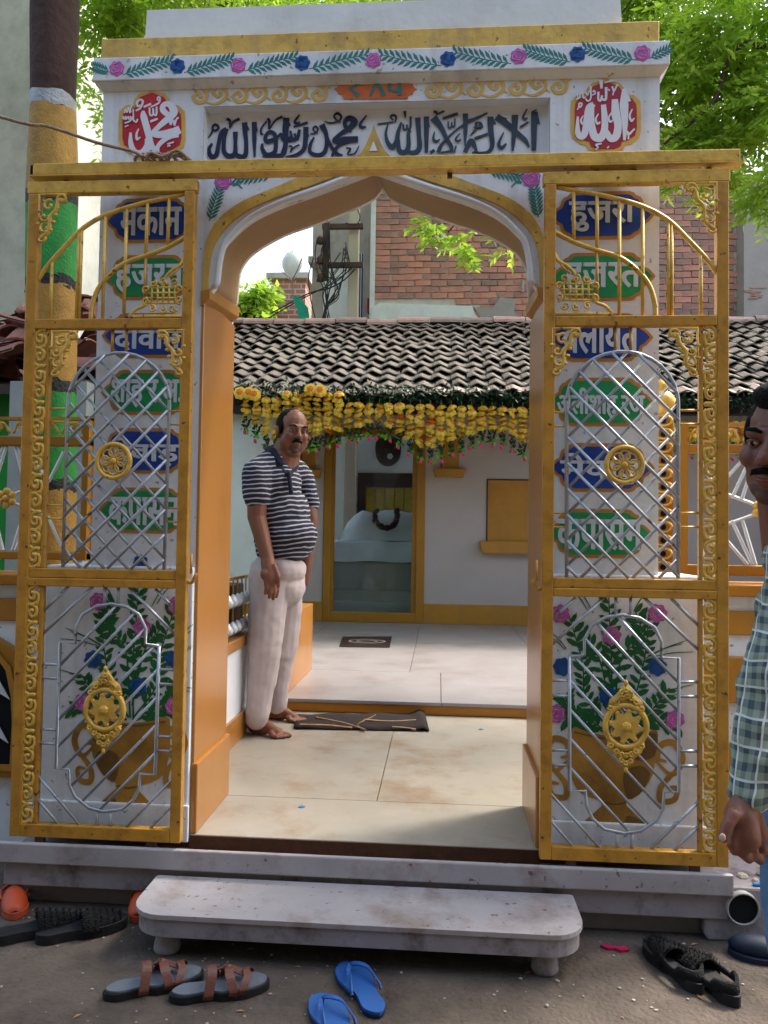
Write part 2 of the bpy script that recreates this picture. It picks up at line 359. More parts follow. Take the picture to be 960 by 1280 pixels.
# flat brush strokes / polygons raised a millimetre or two from a wall; f maps sketch units to (x, z)
def stroke(mb, pts, ws, y, f=lambda u, v: (u, v), th=.0015, n=5, smooth=True):
    P = [Vector(f(*p)) for p in pts]
    S = spline([(p.x, p.y, 0) for p in P], n) if smooth and len(P) > 2 else [Vector((p.x, p.y, 0)) for p in P]
    wd = [float(q) for q in spl_w(ws, len(S))]; k = len(S); vs = []
    for i, p in enumerate(S):
        t = S[min(i+1, k-1)]-S[max(i-1, 0)]; t = t.normalized() if t.length > 0 else Vector((1, 0, 0)); nrm = Vector((-t.y, t.x, 0))
        a, b = p+nrm*wd[i]/2, p-nrm*wd[i]/2
        yy = y-.0004*i/k; vs += [(a.x, yy, a.y), (b.x, yy, b.y), (a.x, y+th, a.y), (b.x, y+th, b.y)]
    fs = []
    for i in range(k-1):
        a = 4*i; b = a+4
        fs += [(a, a+1, b+1, b), (a, b, b+2, a+2), (a+1, a+3, b+3, b+1)]
    mb.add(vs, fs); return mb
def rosette_pts(cx, cz, r, lobes=8, d=.12, n=32, ph=0):
    return [(cx+r*(1+d*math.cos(lobes*a+ph))*math.cos(a), cz+r*(1+d*math.cos(lobes*a+ph))*math.sin(a)) for a in [2*math.pi*i/n for i in range(n)]]

# ================================================================== SETTING
FZ, UZ, WY = H-1.03, H-.955, 2.63          # passage floor, upper floor, gateway face
CX = -.245                                  # centre line of the arch
mb = MB(); mb.add([(-60, -60, 0), (60, -60, 0), (60, 90, 0), (-60, 90, 0)], [(0, 1, 2, 3)])
structure(obj('ground', mb, 'street'), 'brown dusty concrete street surface')
# litter grit on the street
mb = MB()
for i in range(420):
    x, y = rng.uniform(-1.9, 1.7), rng.uniform(1.5, 2.5); r = rng.uniform(.0015, .005)*(2 if rng.random() < .06 else 1)
    mb.ball((x, y, r*.5), (r*rng.uniform(.8, 1.6), r, r*.6), 5, 3)
o = obj('grit', mb, 'pebble'); o['kind'] = 'stuff'; o['label'] = 'pale grit scattered over the street'; o['category'] = 'grit'

mb = MB()
for i in range(60):
    x, y = rng.uniform(-1.8, 1.6), rng.uniform(1.6, 2.5); a = rng.uniform(0, 6.3); L = rng.uniform(.006, .018); c, s = math.cos(a)*L, math.sin(a)*L
    mb.add([(x-c, y-s, .002), (x+s*.35, y-c*.35, .004), (x+c, y+s, .0025), (x-s*.35, y+c*.35, .0045)], [(0, 1, 2, 3)])
o = obj('dry_leaves', mb, 'mat_tan'); o['kind'] = 'stuff'; o['label'] = 'small dry leaf bits on the street'; o['category'] = 'litter'
# plinth that carries the gateway: face, projecting white lip and dark gate track
pl = thing('plinth', 'long white stone plinth with a projecting lip under the golden gate', 'plinth', (0, 2.55, 0)); pl['kind'] = 'structure'
mb = MB(); mb.box(-1.44, .92, 2.56, 3.02, 0, .172); obj('face', mb, 'plinth_face', pl, bevel=.004)
mb = MB(); mb.box(-1.44, .915, 2.512, 2.55, .07, .150); obj('upper_face', mb, 'slab_side', pl, bevel=.004)
mb = MB(); mb.box(-1.455, .925, 2.492, 2.512, .150, .217); obj('lip', mb, 'marble_white', pl, bevel=.005)
mb = MB(); mb.box(-1.45, .92, 2.5125, 2.628, .1505, .160); obj('gate_track', mb, 'track_dark', pl)
mb = MB(); mb.box(-1.40, .90, 2.535, 2.545, .161, .175); obj('track_rail', mb, 'rust_stain', pl)
obj('rust_edge', MB().box(-.842, .345, 2.6175, 2.6219, .165, FZ-.003), 'rust_stain', pl)

pf = structure(obj('passage_floor', MB().box(-1.05, .62, 2.63, 4.5, .02, FZ-.022), 'rust_stain'), 'marble floor of the passage behind the arch')
for x0, x1, y0, y1 in ((-.842, .345, 2.622, 3.025), (-1.0, -.232, 3.028, 4.498), (-.229, .6, 3.028, 4.498)):
    obj('marble_slab', MB().box(x0, x1, y0, y1, FZ-.02, FZ), 'marble', pf, bevel=.002)
uf = structure(obj('upper_floor', MB().box(-2.6, 4.2, 4.53, 8.6, .02, UZ-.022), 'step_gold'), 'raised marble floor in front of the shrine door')
k = 0
for y0, y1 in ((4.5, 5.49), (5.493, 7.0), (7.003, 8.598)):
    for x0, x1 in ((-.95, .02), (.023, .99), (.993, 2.4), (2.403, 4.2)) if y0 < 5 else ((-2.55, -1.2), (-1.197, -.2), (-.197, .8), (.803, 2.0), (2.003, 4.2)):
        obj('marble_slab', MB().box(x0, x1, y0, y1, UZ-.02, UZ+.0005*(k % 2)), 'marble_upper', uf, bevel=.003); k += 1
structure(obj('step_riser', MB().box(-.915, .62, 4.512, 4.53, FZ, UZ-.022), 'step_gold', bevel=.002), 'gold painted riser of the inner step')

# courtyard side parapet with rail (left of passage)
pw = thing('parapet', 'low white parapet with orange sill and skirting beside the marble passage', 'parapet', (-1.05, 3.04, FZ)); pw['kind'] = 'structure'
obj('wall', MB().box(-1.16, -1.0, 3.03, 4.53, FZ, .68), 'white_smooth', pw)
obj('sill', MB().box(-1.18, -.985, 3.03, 4.53, .68, .735), 'orange_gloss', pw, bevel=.006)
obj('skirting', MB().box(-1.0, -.985, 3.03, 4.5, FZ, FZ+.13), 'orange_gloss', pw, bevel=.003)
obj('return_wall', MB().box(-1.16, -.915, 4.53, 5.46, UZ+.11, .72), 'white_smooth', pw)
obj('return_skirting', MB().box(-1.0, -.905, 4.505, 4.53, FZ, UZ+.12), 'wood_gold', pw, bevel=.003)
obj('pier_cladding', MB().box(-.915, -.90, 4.53, 5.5, UZ, .765), 'orange_gloss', pw, bevel=.003)
obj('pier_cap', MB().box(-1.18, -.915, 4.54, 5.5, .72, .765), 'orange_gloss', pw, bevel=.003)
obj('skirting_base', MB().box(-1.16, -.915, 4.535, 5.46, UZ, UZ+.11), 'orange_gloss', pw)
rl = thing('parapet_railing', 'gold bar railing with two rows of white turned knobs on the parapet', 'railing', (-1.03, 3.04, .735))
for z in (.745, .88): obj('rail', MB().box(-1.05, -1.03, 3.05, 4.5, z, z+.018), 'silver_iron', rl)
obj('rail', MB().box(-1.048, -1.032, 3.05, 4.5, 1.02, 1.035), 'gold_iron', rl)
kn = MB(); kn.lathe([(.004, -.028), (.022, -.02), (.028, 0), (.018, .016), (.008, .03), (.004, .034)], 0, 0, 10); knm = kn.mesh('knob', True); knm.materials.append(M['fence_white'])
bar = MB().tube([(0, 0, 0), (0, 0, .29)], .0045, 6).mesh('bar'); bar.materials.append(M['gold_iron'])
for i in range(17):
    y = 3.09+i*.085
    o = link('bar', bar, None, rl); o.matrix_parent_inverse = Matrix(); o.location = (-.012, y-3.04, .008)
    for z in (.05, .185):
        o = link('knob', knm, None, rl); o.matrix_parent_inverse = Matrix(); o.location = (.012, y-3.04, z)
o = obj('storage_box', MB().box(-1.36, -1.10, 3.2, 4.3, .4, .98), 'rubber_black', bevel=.01); tag(o, 'dark box standing behind the parapet railing', 'box')

# ================================================================== GATEWAY
gw = thing('gateway', 'white painted masonry gateway with pointed arch, gold bands and lettered panels', 'gateway', (CX, WY, FZ))
fprof = [(0, 1.275), (.035, 1.262), (.19, 1.205), (.335, 1.155), (.436, 1.105), (.50, 1.047), (.532, 1.006), (.547, .944), (.553, .876), (.566, .856), (.592, .84)]
bprof = [(0, 1.40), (.035, 1.355), (.13, 1.31), (.263, 1.258), (.39, 1.215), (.51, 1.148), (.566, 1.082), (.579, 1.0), (.583, .94), (.597, .915), (.602, .90)]
def sm(prof, n=4):
    a = spline([(p[0], p[1], 0) for p in prof[:9]], n); return [(p.x, p.y) for p in a]+list(prof[9:])
fs_, bs_ = sm(fprof), sm(bprof)
def full(pr):                      # left foot -> apex -> right foot
    return [(CX-a, H+b) for a, b in reversed(pr)]+[(CX+a, H+b) for a, b in pr[1:]]
ff, bf = full(fs_), full(bs_)
XL, XR, ZT = -1.223, .73, H+1.60
rec = [(-.853, H+1.29), (.362, H+1.29), (.362, H+1.52), (-.853, H+1.52)]
def facade(y, inner, holes=()):
    out = [(XL, FZ), (XL, ZT), (XR, ZT), (XR, FZ), (inner[-1][0], FZ)]+list(reversed(inner))+[(inner[0][0], FZ)]
    return out
mb = MB()
mb.poly_y(facade(WY, ff), WY, WY+.03, holes=[rec])
obj('facade', mb, 'white_limewash', gw)
mb = MB(); back = [(XL, FZ), (XL, ZT), (XR, ZT), (XR, FZ), (CX+.602, FZ)]+list(reversed(bf))+[(CX-.602, FZ)]
loop_f = [(XL+.001, FZ), (XL+.001, ZT-.001), (XR-.001, ZT-.001), (XR-.001, FZ)]
mb.poly_y(back, WY+.40, WY+.42)
mb.box(XL, XL+.02, WY+.03, WY+.4, FZ, ZT); mb.box(XR-.02, XR, WY+.03, WY+.4, FZ, ZT); mb.box(XL, XR, WY+.031, WY+.4, ZT-.02, ZT-.002)
obj('rear_wall', mb, 'white_limewash', gw)
# curved soffit between the two profiles, then the straight jambs
mb = MB(); n = len(ff); vs = [(a[0], WY+.001, a[1]) for a in ff]+[(b[0], WY+.40, b[1]) for b in bf]
mb.add(vs, [(i, i+1, n+i+1, n+i) for i in range(n-1)]); obj('soffit', mb, 'intrados_tan', gw, smooth=True)
for sgn in (-1, 1):
    xj = CX+sgn*.602; xa, xb = sorted((xj, xj-sgn*.012))
    obj('jamb', MB().box(xa, xb, WY-.002, WY+.402, FZ, H+.845), 'orange_gloss', gw, bevel=.004)
    xa, xb = sorted((xj, xj-sgn*.026)); obj('jamb_base', MB().box(xa, xb, WY-.006, WY+.408, FZ, FZ+.24), 'orange_gloss', gw, bevel=.006)
    xa, xb = sorted((xj, xj-sgn*.034)); 
    cap = MB(); cap.add([(xj, WY-.012, H+.855), (xj-sgn*.036, WY-.012, H+.862), (xj-sgn*.034, WY-.012, H+.826), (xj, WY-.012, H+.80),
                         (xj, WY+.408, H+.905), (xj-sgn*.030, WY+.408, H+.92), (xj-sgn*.026, WY+.408, H+.88), (xj, WY+.408, H+.86)],
                        [(0, 1, 2, 3), (4, 7, 6, 5), (0, 4, 5, 1), (1, 5, 6, 2), (2, 6, 7, 3), (0, 3, 7, 4)])
    obj('impost', cap, 'gold_wall', gw, bevel=.003)
    # pedestal in front of each pier (wider than the pier)
    a, b = ((-1.372, -.847) if sgn < 0 else (.357, .872))
    obj('pedestal', MB().box(a, b, WY-.022, WY+.3, FZ-.02, H-.115), 'white_limewash', gw, bevel=.006)
    obj('skirting', MB().box(a-.006, b+.006, WY-.034, WY-.022, FZ-.02, FZ+.105), 'white_limewash', gw, bevel=.005)
# gold ogee band round the arch with its raised tip
outer = [(0, 1.436), (.012, 1.40), (.045, 1.335), (.10, 1.305), (.215, 1.271), (.343, 1.221), (.464, 1.17), (.538, 1.115), (.578, 1.055), (.595, .98), (.598, .858)]
inner = [(0, 1.31), (.02, 1.30), (.05, 1.285), (.10, 1.268), (.205, 1.228), (.335, 1.186), (.445, 1.138), (.515, 1.082), (.553, 1.03), (.571, .965), (.577, .858)]
mb = MB()
oo = spline([(a, b, 0) for a, b in outer], 4); ii = spline([(a, b, 0) for a, b in inner], 4)
for s_ in (-1, 1):
    vs = []
    for p, q in zip(oo, ii): vs += [(CX+s_*p.x, WY-.010, H+p.y), (CX+s_*q.x, WY-.010, H+q.y), (CX+s_*p.x, WY+.002, H+p.y), (CX+s_*q.x, WY+.002, H+q.y)]
    fs = []
    for i in range(len(oo)-1):
        a = 4*i; b = a+4; fs += [(a, b, b+1, a+1), (a, a+2, b+2, b), (a+1, b+1, b+3, a+3)]
    mb.add(vs, fs)
obj('arch_band', mb, 'gold_paint', gw)
mb = MB(); mb.poly_y([(CX-.014, H+1.34), (CX+.014, H+1.34), (CX, H+1.375)], WY-.0125, WY-.010); obj('tip_mark', mb, 'white_smooth', gw)
mb = MB()
for s_ in (-1, 1):     # white roll moulding along the inner edge
    mb.tube([(CX+s_*a*.985, WY-.002, H+b+.012) for a, b in fs_[:-1]], .011, 6)
obj('arch_moulding', mb, 'white_smooth', gw, smooth=True)
# recessed calligraphy panel
mb = MB(); x0, x1, z0, z1 = -.8515, .3605, H+1.2915, H+1.5185; y0, y1 = WY+.001, WY+.045
mb.quad((x0, y1, z0), (x1, y1, z0), (x1, y1, z1), (x0, y1, z1)); mb.quad((x0, y0, z1), (x0, y1, z1), (x1, y1, z1), (x1, y0, z1))
mb.quad((x0, y0, z0), (x0, y1, z0), (x0, y1, z1), (x0, y0, z1)); mb.quad((x1, y0, z0), (x1, y0, z1), (x1, y1, z1), (x1, y1, z0)); mb.quad((x0, y0, z0), (x1, y0, z0), (x1, y1, z0), (x0, y1, z0))
pan = obj('recess', mb, 'white_smooth', gw)
# cornice: underside moulding, flower band, gold fascia, parapet slab
mb = MB(); x0, x1, y0, y1, z0, z1 = -1.225, .732, WY-.004, WY+.44, H+1.582, H+1.603
mb.add([(x0, y0, z0), (x1, y0, z0), (x1+.02, WY-.028, z1), (x0-.02, WY-.028, z1), (x0, y1, z0), (x1, y1, z0), (x1+.02, y1, z1), (x0-.02, y1, z1)], [(0, 1, 2, 3), (0, 4, 5, 1), (1, 5, 6, 2), (0, 3, 7, 4), (3, 2, 6, 7), (4, 7, 6, 5)])
obj('cornice_bed', mb, 'white_limewash', gw)
YC = WY-.034
cor = obj('cornice', MB().box(-1.248, .754, YC, WY+.46, H+1.6035, H+1.686), 'white_limewash', gw, bevel=.003)
obj('fascia', MB().box(-1.230, .725, WY-.012, WY+.44, H+1.6865, H+1.770), 'gold_paint', gw, bevel=.004)
mb = MB(); mb.poly_y([(-1.10, H+1.77), (-1.082, H+1.80), (-1.078, H+1.892), (.60, H+1.892), (.608, H+1.77)], WY+.02, WY+.42)
obj('parapet', mb, 'plaster_white', gw)

def wf(Y):                          # sketch in photo-measured units onto a wall plane, returns (x,z)
    def f(u, v):
        p = W(u, v, Y); return (p.x, p.z)
    return f
# ---- flower frieze on the cornice
def rose(parent, x, z, r, y, pink=True, name='rose'):
    base = MB(); base.poly_y(rosette_pts(x, z, r, 7, .09, 28, rng.uniform(0, 6)), y-.002, y)
    o = obj(name, base, 'rose_pink' if pink else 'rose_blue', parent)
    det = MB()
    for k in range(3):
        rr = r*(.78-.24*k); a0 = rng.uniform(0, 6)
        for seg in range(2+(k == 0)):
            aa = a0+seg*2.2; pts = [(x+rr*math.cos(aa+t*.5), z+rr*.9*math.sin(aa+t*.5)) for t in range(4)]
            stroke(det, pts, [r*.03, r*.11, r*.03], y-.0035, n=4)
    obj('petal_line', det, 'rose_line' if pink else 'rose_dark', o); return o
def frond(mb, x0, z0, x1, z1, y, n=9, L=.032, w=.012, s0=.2):
    d = Vector((x1-x0, z1-z0)); ln = d.length; d /= ln; nn = Vector((-d.y, d.x))
    stroke(mb, [(x0, z0), ((x0+x1)/2+nn.x*.004, (z0+z1)/2+nn.y*.004), (x1, z1)], [.003, .0035, .002], y)
    for i in range(n):
        t = (i+.6)/n; px, pz = x0+d.x*ln*t, z0+d.y*ln*t; l = L*(1-.45*abs(t-.45))
        for sd_ in (-1, 1):
            e = d*.75+nn*sd_*.72; ex, ez = px+e.x*l, pz+e.y*l
            stroke(mb, [(px, pz), ((px+ex)/2+d.x*.002, (pz+ez)/2-sd_*.001), (ex, ez)], [.002, w, .0015], y, n=3)
roses = [(146, 88), (222, 84), (298, 81), (378, 79), (467, 76), (560, 73), (648, 71), (722, 68), (803, 67)]
rp = [W(u, v, YC) for u, v in roses]
zc = H+1.645
for i, p in enumerate(rp): rose(cor, p.x, zc+.002*math.sin(i*2.1), .0265, YC, i % 2 == 0)
for i in range(8):
    a, b = rp[i].x+.024, rp[i+1].x-.024; mb = MB()
    if i < 4: frond(mb, a, zc-.022, b, zc+.024, YC-.0005, 10, .038, .0115)
    else: frond(mb, b, zc-.024, a, zc+.022, YC-.0005, 10, .038, .0115)
    obj('painted_frond', mb, 'paint_teal', cor)
mb = MB(); frond(mb, rp[0].x-.026, zc-.012, -1.243, zc+.01, YC-.0005, 6, .03, .008); obj('painted_frond', mb, 'paint_teal', cor)
mb = MB(); frond(mb, rp[8].x+.024, zc-.02, .750, zc+.012, YC-.0005, 6, .028, .008); obj('painted_frond', mb, 'paint_teal', cor)
# ---- yellow scroll vines
def vine(u0, v0, u1, v1, n, y, amp):
    mb = MB(); f = wf(y); du, dv = (u1-u0)/n, (v1-v0)/n
    for i in range(n):
        cu, cv = u0+du*(i+.5), v0+dv*(i+.5); s_ = 1 if i % 2 else -1; r = amp
        pts = [(cu-du*.62, cv+s_*r*.9), (cu-du*.1, cv+s_*r*1.05), (cu+du*.38, cv+s_*r*.3), (cu+du*.30, cv-s_*r*.65), (cu-du*.06, cv-s_*r*.85), (cu-du*.28, cv-s_*r*.25), (cu-du*.02, cv+s_*r*.22), (cu+du*.13, cv-s_*r*.18), (cu, cv-s_*r*.3)]
        stroke(mb, pts, [.004, .011, .013, .012, .011, .010, .008], y, f, n=6)
        stroke(mb, [(cu+du*.38, cv+s_*r*.3), (cu+du*.62, cv+s_*r*.75)], [.006, .003], y, f, n=3)
    return mb
obj('scroll_vine', vine(236, 119, 410, 115.5, 7, WY-.002, 10.5), 'paint_yellow', gw)
obj('scroll_vine', vine(527, 111.5, 711, 106, 7, WY-.002, 11), 'paint_yellow', gw)
# ---- number plaque
f = wf(WY)
def cart(u0, u1, v0, v1, e=9, lob=True):
    vm = (v0+v1)/2; h = (v1-v0)/2
    return [(u0+e*1.3, v0), (u1-e*1.3, v0), (u1-e*1.1, vm-h*.55), (u1-e*.55, vm-h*.5), (u1-e*.4, vm-h*.18), (u1, vm), (u1-e*.4, vm+h*.18), (u1-e*.55, vm+h*.5), (u1-e*1.1, vm+h*.55), (u1-e*1.3, v1),
            (u0+e*1.3, v1), (u0+e*1.1, vm+h*.55), (u0+e*.55, vm+h*.5), (u0+e*.4, vm+h*.18), (u0, vm), (u0+e*.4, vm-h*.18), (u0+e*.55, vm-h*.5), (u0+e*1.1, vm-h*.55)]
plq = obj('number_plaque', MB().poly_y([f(u, v) for u, v in cart(418, 521, 99.5, 124)], WY-.003, WY), 'paint_orange', gw)
mb = MB()
for pts, ws in (([(450, 104), (438, 112), (449, 121)], [.012, .010, .015]), ([(463, 121), (470, 103.5), (472, 104), (480, 120)], [.008, .010, .010, .016]), ([(487, 103), (487, 113), (492, 114.5), (499, 114)], [.013, .012, .010, .010]), ([(499, 103), (499.5, 120)], [.013, .014])):
    stroke(mb, pts, ws, WY-.0045, f, n=4, smooth=len(pts) < 4 and False)
obj('numeral', mb, 'paint_teal', plq)
# ---- spandrel roses and fronds
for (u, v), segs in (((279, 226), [((274, 240), (262, 276)), ((292, 222), (338, 220))]), ((664, 223), [((655, 218), (612, 214)), ((668, 238), (672, 272))])) if False else (((279, 226), [((274, 238), (262, 276)), ((293, 224), (340, 219))]), ((664, 223), [((651, 220), (610, 214)), ((668, 236), (673, 272))])):
    c = f(u, v); o = rose(gw, c[0], c[1], .031, WY)
    mb = MB()
    for a, b in segs:
        p, q = f(*a), f(*b); frond(mb, q[0], q[1], p[0], p[1], WY-.0015, 8, .034, .0085)
    s_ = 1 if u < 400 else -1
    p = f(u+s_*12, v+6); stroke(mb, [p, (p[0]+s_*.015, p[1]+.006), (p[0]+s_*.035, p[1]-.012)], [.008, .006, .003], WY-.0015)
    stroke(mb, [(p[0]+s_*.01, p[1]), (p[0]+s_*.028, p[1]+.016)], [.006, .002], WY-.0015)
    obj('painted_frond', mb, 'paint_teal', gw)

# ---- medallions with calligraphy
def closed(pts, n=5):
    P = [Vector((*p, 0)) for p in pts]; k = len(P); out = []
    for i in range(k):
        a, b, c, d = P[i-1], P[i], P[(i+1) % k], P[(i+2) % k]
        for j in range(n):
            t = j/n; q = .5*((2*b)+(c-a)*t+(2*a-5*b+4*c-d)*t*t+(3*b-a-3*c+d)*t**3); out.append((q.x, q.y))
    return out
def medallion(u0, u1, v0, v1, colour, rim, lab):
    cu, w2 = (u0+u1)/2, (u1-u0)/2; h = v1-v0
    half = [(0, -.02), (.06, .03), (.10, .075), (.38, .10), (.52, .17), (.56, .24), (.80, .26), (.98, .34), (1.0, .45), (1.0, .72), (.95, .82), (.72, .90), (.56, .915), (.50, .97), (.3, 1.0), (0, 1.0)]
    def outl(k, dv):
        R_ = [(cu+w2*a*k, v0+h*(.5+(b-.5)*dv)) for a, b in half]; return [f(*p) for p in R_]+[f(2*cu-p[0], p[1]) for p in reversed(R_[1:-1])]
    o = obj('medallion', MB().poly_y(outl(1, 1), WY-.002, WY), rim, gw, label=lab)
    i2 = [(0, .09), (.36, .15), (.46, .21), (.50, .29), (.74, .31), (.86, .38), (.88, .46), (.88, .70), (.83, .79), (.62, .85), (.46, .87), (.42, .93), (.25, .965), (0, .965)]
    R_ = [f(cu+w2*a, v0+h*b) for a, b in i2]+[f(cu-w2*a, v0+h*b) for a, b in reversed(i2[1:-1])]
    fl = obj('field', MB().poly_y(R_, WY-.0035, WY-.002), colour, o); return o
m1 = medallion(148.5, 232, 108, 201, 'medal_red', 'paint_yellow', 'red lobed medallion with white calligraphy')
m2 = medallion(713, 801, 94, 190, 'medal_crimson', 'paint_yellow', 'crimson lobed medallion with white calligraphy')
def script(parent, ox, oy, sc_, strokes, y, material, name='lettering'):
    mb = MB(); ff_ = wf(y); g = lambda u, v: ff_(ox+u/sc_, oy+v/sc_); px = .00274/sc_
    for i_, (pts, ws) in enumerate(strokes):
        wl = [w_*px*1.06 for w_ in (ws if hasattr(ws, '__len__') else [ws])]
        stroke(mb, pts, wl if len(wl) > 1 else wl[0], y-i_*.00009, g, n=6)
    return obj(name, mb, material, parent)
S1 = [([(815, 590), (700, 640), (500, 650), (560, 560), (700, 440), (740, 370), (690, 290), (620, 300), (610, 360), (680, 420), (740, 420)], [95, 110, 60, 60, 90, 100, 70, 60, 70, 60, 40]),
      ([(800, 660), (690, 680), (600, 740), (550, 800), (540, 860)], [50, 60, 55, 50, 50]),
      ([(540, 860), (470, 780), (430, 620), (380, 440), (375, 370)], [60, 70, 80, 80, 30]),
      ([(430, 700), (430, 800), (350, 880), (270, 860), (225, 760), (222, 630)], [70, 100, 80, 70, 60, 25]),
      ([(470, 285), (380, 325)], [26, 26]), ([(285, 370), (340, 335), (370, 260), (340, 235), (300, 270), (310, 315), (345, 300)], [18, 22, 26, 22, 26, 24, 16]),
      ([(465, 325), (520, 300), (565, 270), (575, 215), (555, 205), (545, 235), (575, 255)], [18, 20, 22, 22, 18, 16, 14]),
      ([(450, 330), (455, 410), (480, 425), (495, 400), (493, 340)], 22), ([(495, 400), (520, 425), (535, 405), (535, 320)], 22), ([(460, 500), (550, 465)], [28, 24]),
      ([(320, 585), (295, 650), (300, 715), (340, 685)], [14, 26, 26, 16]), ([(690, 480), (705, 535), (725, 475)], 22), ([(740, 480), (750, 545), (770, 480), (800, 450)], 20),
      ([(665, 770), (745, 745)], 18), ([(665, 800), (690, 785), (700, 800)], 16)]
S1 += [([(130+i*28, 470+8*math.sin(i*2)), (140+i*28, 440), (150+i*28, 480)], 13) for i in range(5)]+[([(150, 400), (165, 350), (180, 395), (200, 330), (215, 400), (235, 310), (262, 300)], 13), ([(155, 520), (210, 500), (245, 470), (290, 510), (310, 470)], 18), ([(155, 565), (200, 545)], 13), ([(255, 350), (262, 500)], 14), ([(190, 340), (240, 390)], 12)]
S1 = [([(140*0+u, v) for u, v in p], w_) for p, w_ in S1]
script(m1, 140, 100, 9.6, S1, WY-.005, 'letter_white')
S2 = [([(655, 240), (655, 400), (665, 600), (660, 790)], [40, 90, 60, 25]), ([(650, 225), (700, 370)], [40, 60]), ([(555, 340), (565, 500), (590, 620), (570, 740), (510, 770), (460, 690)], [60, 90, 75, 80, 70, 50]),
      ([(430, 400), (445, 560), (440, 680), (400, 760), (330, 740), (300, 600), (300, 440), (320, 395)], [50, 65, 70, 85, 80, 65, 55, 50]),
      ([(320, 390), (265, 430), (245, 560), (230, 700), (190, 750), (150, 700), (150, 530)], [45, 50, 60, 70, 65, 55, 20]),
      ([(405, 130), (410, 225)], [42, 22]), ([(375, 260), (375, 340), (400, 355), (415, 300)], 22), ([(415, 340), (455, 340), (460, 210)], [22, 24, 26]), ([(480, 230), (500, 250)], 14),
      ([(440, 160), (545, 135)], [14, 20]), ([(525, 200), (545, 250), (575, 195), (590, 180)], 18), ([(545, 250), (530, 300)], 14), ([(165, 385), (195, 390), (180, 425), (160, 425), (165, 385)], 16), ([(160, 425), (145, 460)], 12),
      ([(210, 520), (185, 570), (200, 610), (225, 590)], [12, 20, 22, 14]), ([(375, 500), (345, 560), (365, 610), (395, 590)], [12, 20, 22, 14]), ([(515, 490), (485, 550), (505, 590), (530, 570)], [12, 20, 22, 14]), ([(745, 450), (715, 520), (735, 580), (765, 550)], [12, 20, 22, 14]),
      ([(690, 690), (705, 725), (770, 665)], [16, 26, 16]), ([(705, 725), (700, 780)], 16), ([(340, 840), (410, 825)], 18), ([(345, 840), (370, 870), (345, 890)], 16), ([(470, 880), (490, 855)], 14)]
S2 += [([(145, 260), (150, 330), (130, 350)], 12), ([(175, 240), (172, 320), (150, 340)], 12), ([(200, 250), (210, 330), (235, 320)], 12), ([(235, 260), (255, 300), (275, 250)], 12), ([(290, 200), (290, 330), (260, 365), (235, 340)], 16), ([(305, 300), (340, 280), (325, 250), (310, 270)], 13), ([(220, 230), (250, 225)], 10), ([(700, 300), (740, 290), (730, 260)], 6)]
script(m2, 705, 85, 8.73, S2, WY-.005, 'letter_white')
# ---- centre inscription, navy on the left fading to slate on the right (sheet 1..4 of the measured strokes)
YR = WY+.043
A = [([(185, 300), (215, 320), (245, 290), (215, 262), (190, 285), (185, 330), (150, 385)], [16, 22, 24, 22, 22, 16, 10]),
     ([(185, 435), (155, 500), (180, 560), (225, 540), (245, 440), (270, 340), (320, 305)], [20, 40, 46, 44, 36, 38, 46]), ([(315, 300), (295, 400), (295, 510), (340, 555), (395, 530), (400, 430), (400, 330)], [46, 36, 40, 50, 44, 34, 46]),
     ([(395, 520), (430, 555), (490, 550), (500, 440), (490, 330), (485, 245)], [30, 46, 46, 36, 44, 50]), ([(480, 250), (525, 315)], [40, 14]), ([(575, 240), (575, 400), (578, 565)], [46, 40, 16]), ([(575, 250), (605, 325)], [30, 10]),
     ([(320, 210), (350, 230), (350, 295), (380, 240), (440, 210)], [26, 26, 12, 18, 26]), ([(700, 205), (715, 240), (710, 305), (770, 225), (835, 190)], [28, 26, 12, 18, 24]), ([(690, 230), (640, 300), (640, 350), (660, 350)], [14, 18, 20, 12]),
     ([(770, 400), (690, 420), (680, 370), (720, 330), (765, 360), (775, 440), (760, 520), (690, 545), (650, 490), (648, 440)], [40, 44, 34, 30, 40, 36, 40, 46, 36, 20]), ([(775, 400), (820, 350), (840, 400), (900, 400)], [18, 24, 30, 26]),
     ([(870, 205), (868, 330), (865, 460), (840, 540), (760, 552), (650, 560)], [60, 46, 36, 40, 34, 10]), ([(865, 220), (905, 275)], [40, 12]), ([(890, 380), (930, 410), (960, 395)], [24, 26, 20])]
script(pan, 240, 120, 7.385, A, YR-.0015, 'paint_navy', 'calligraphy')
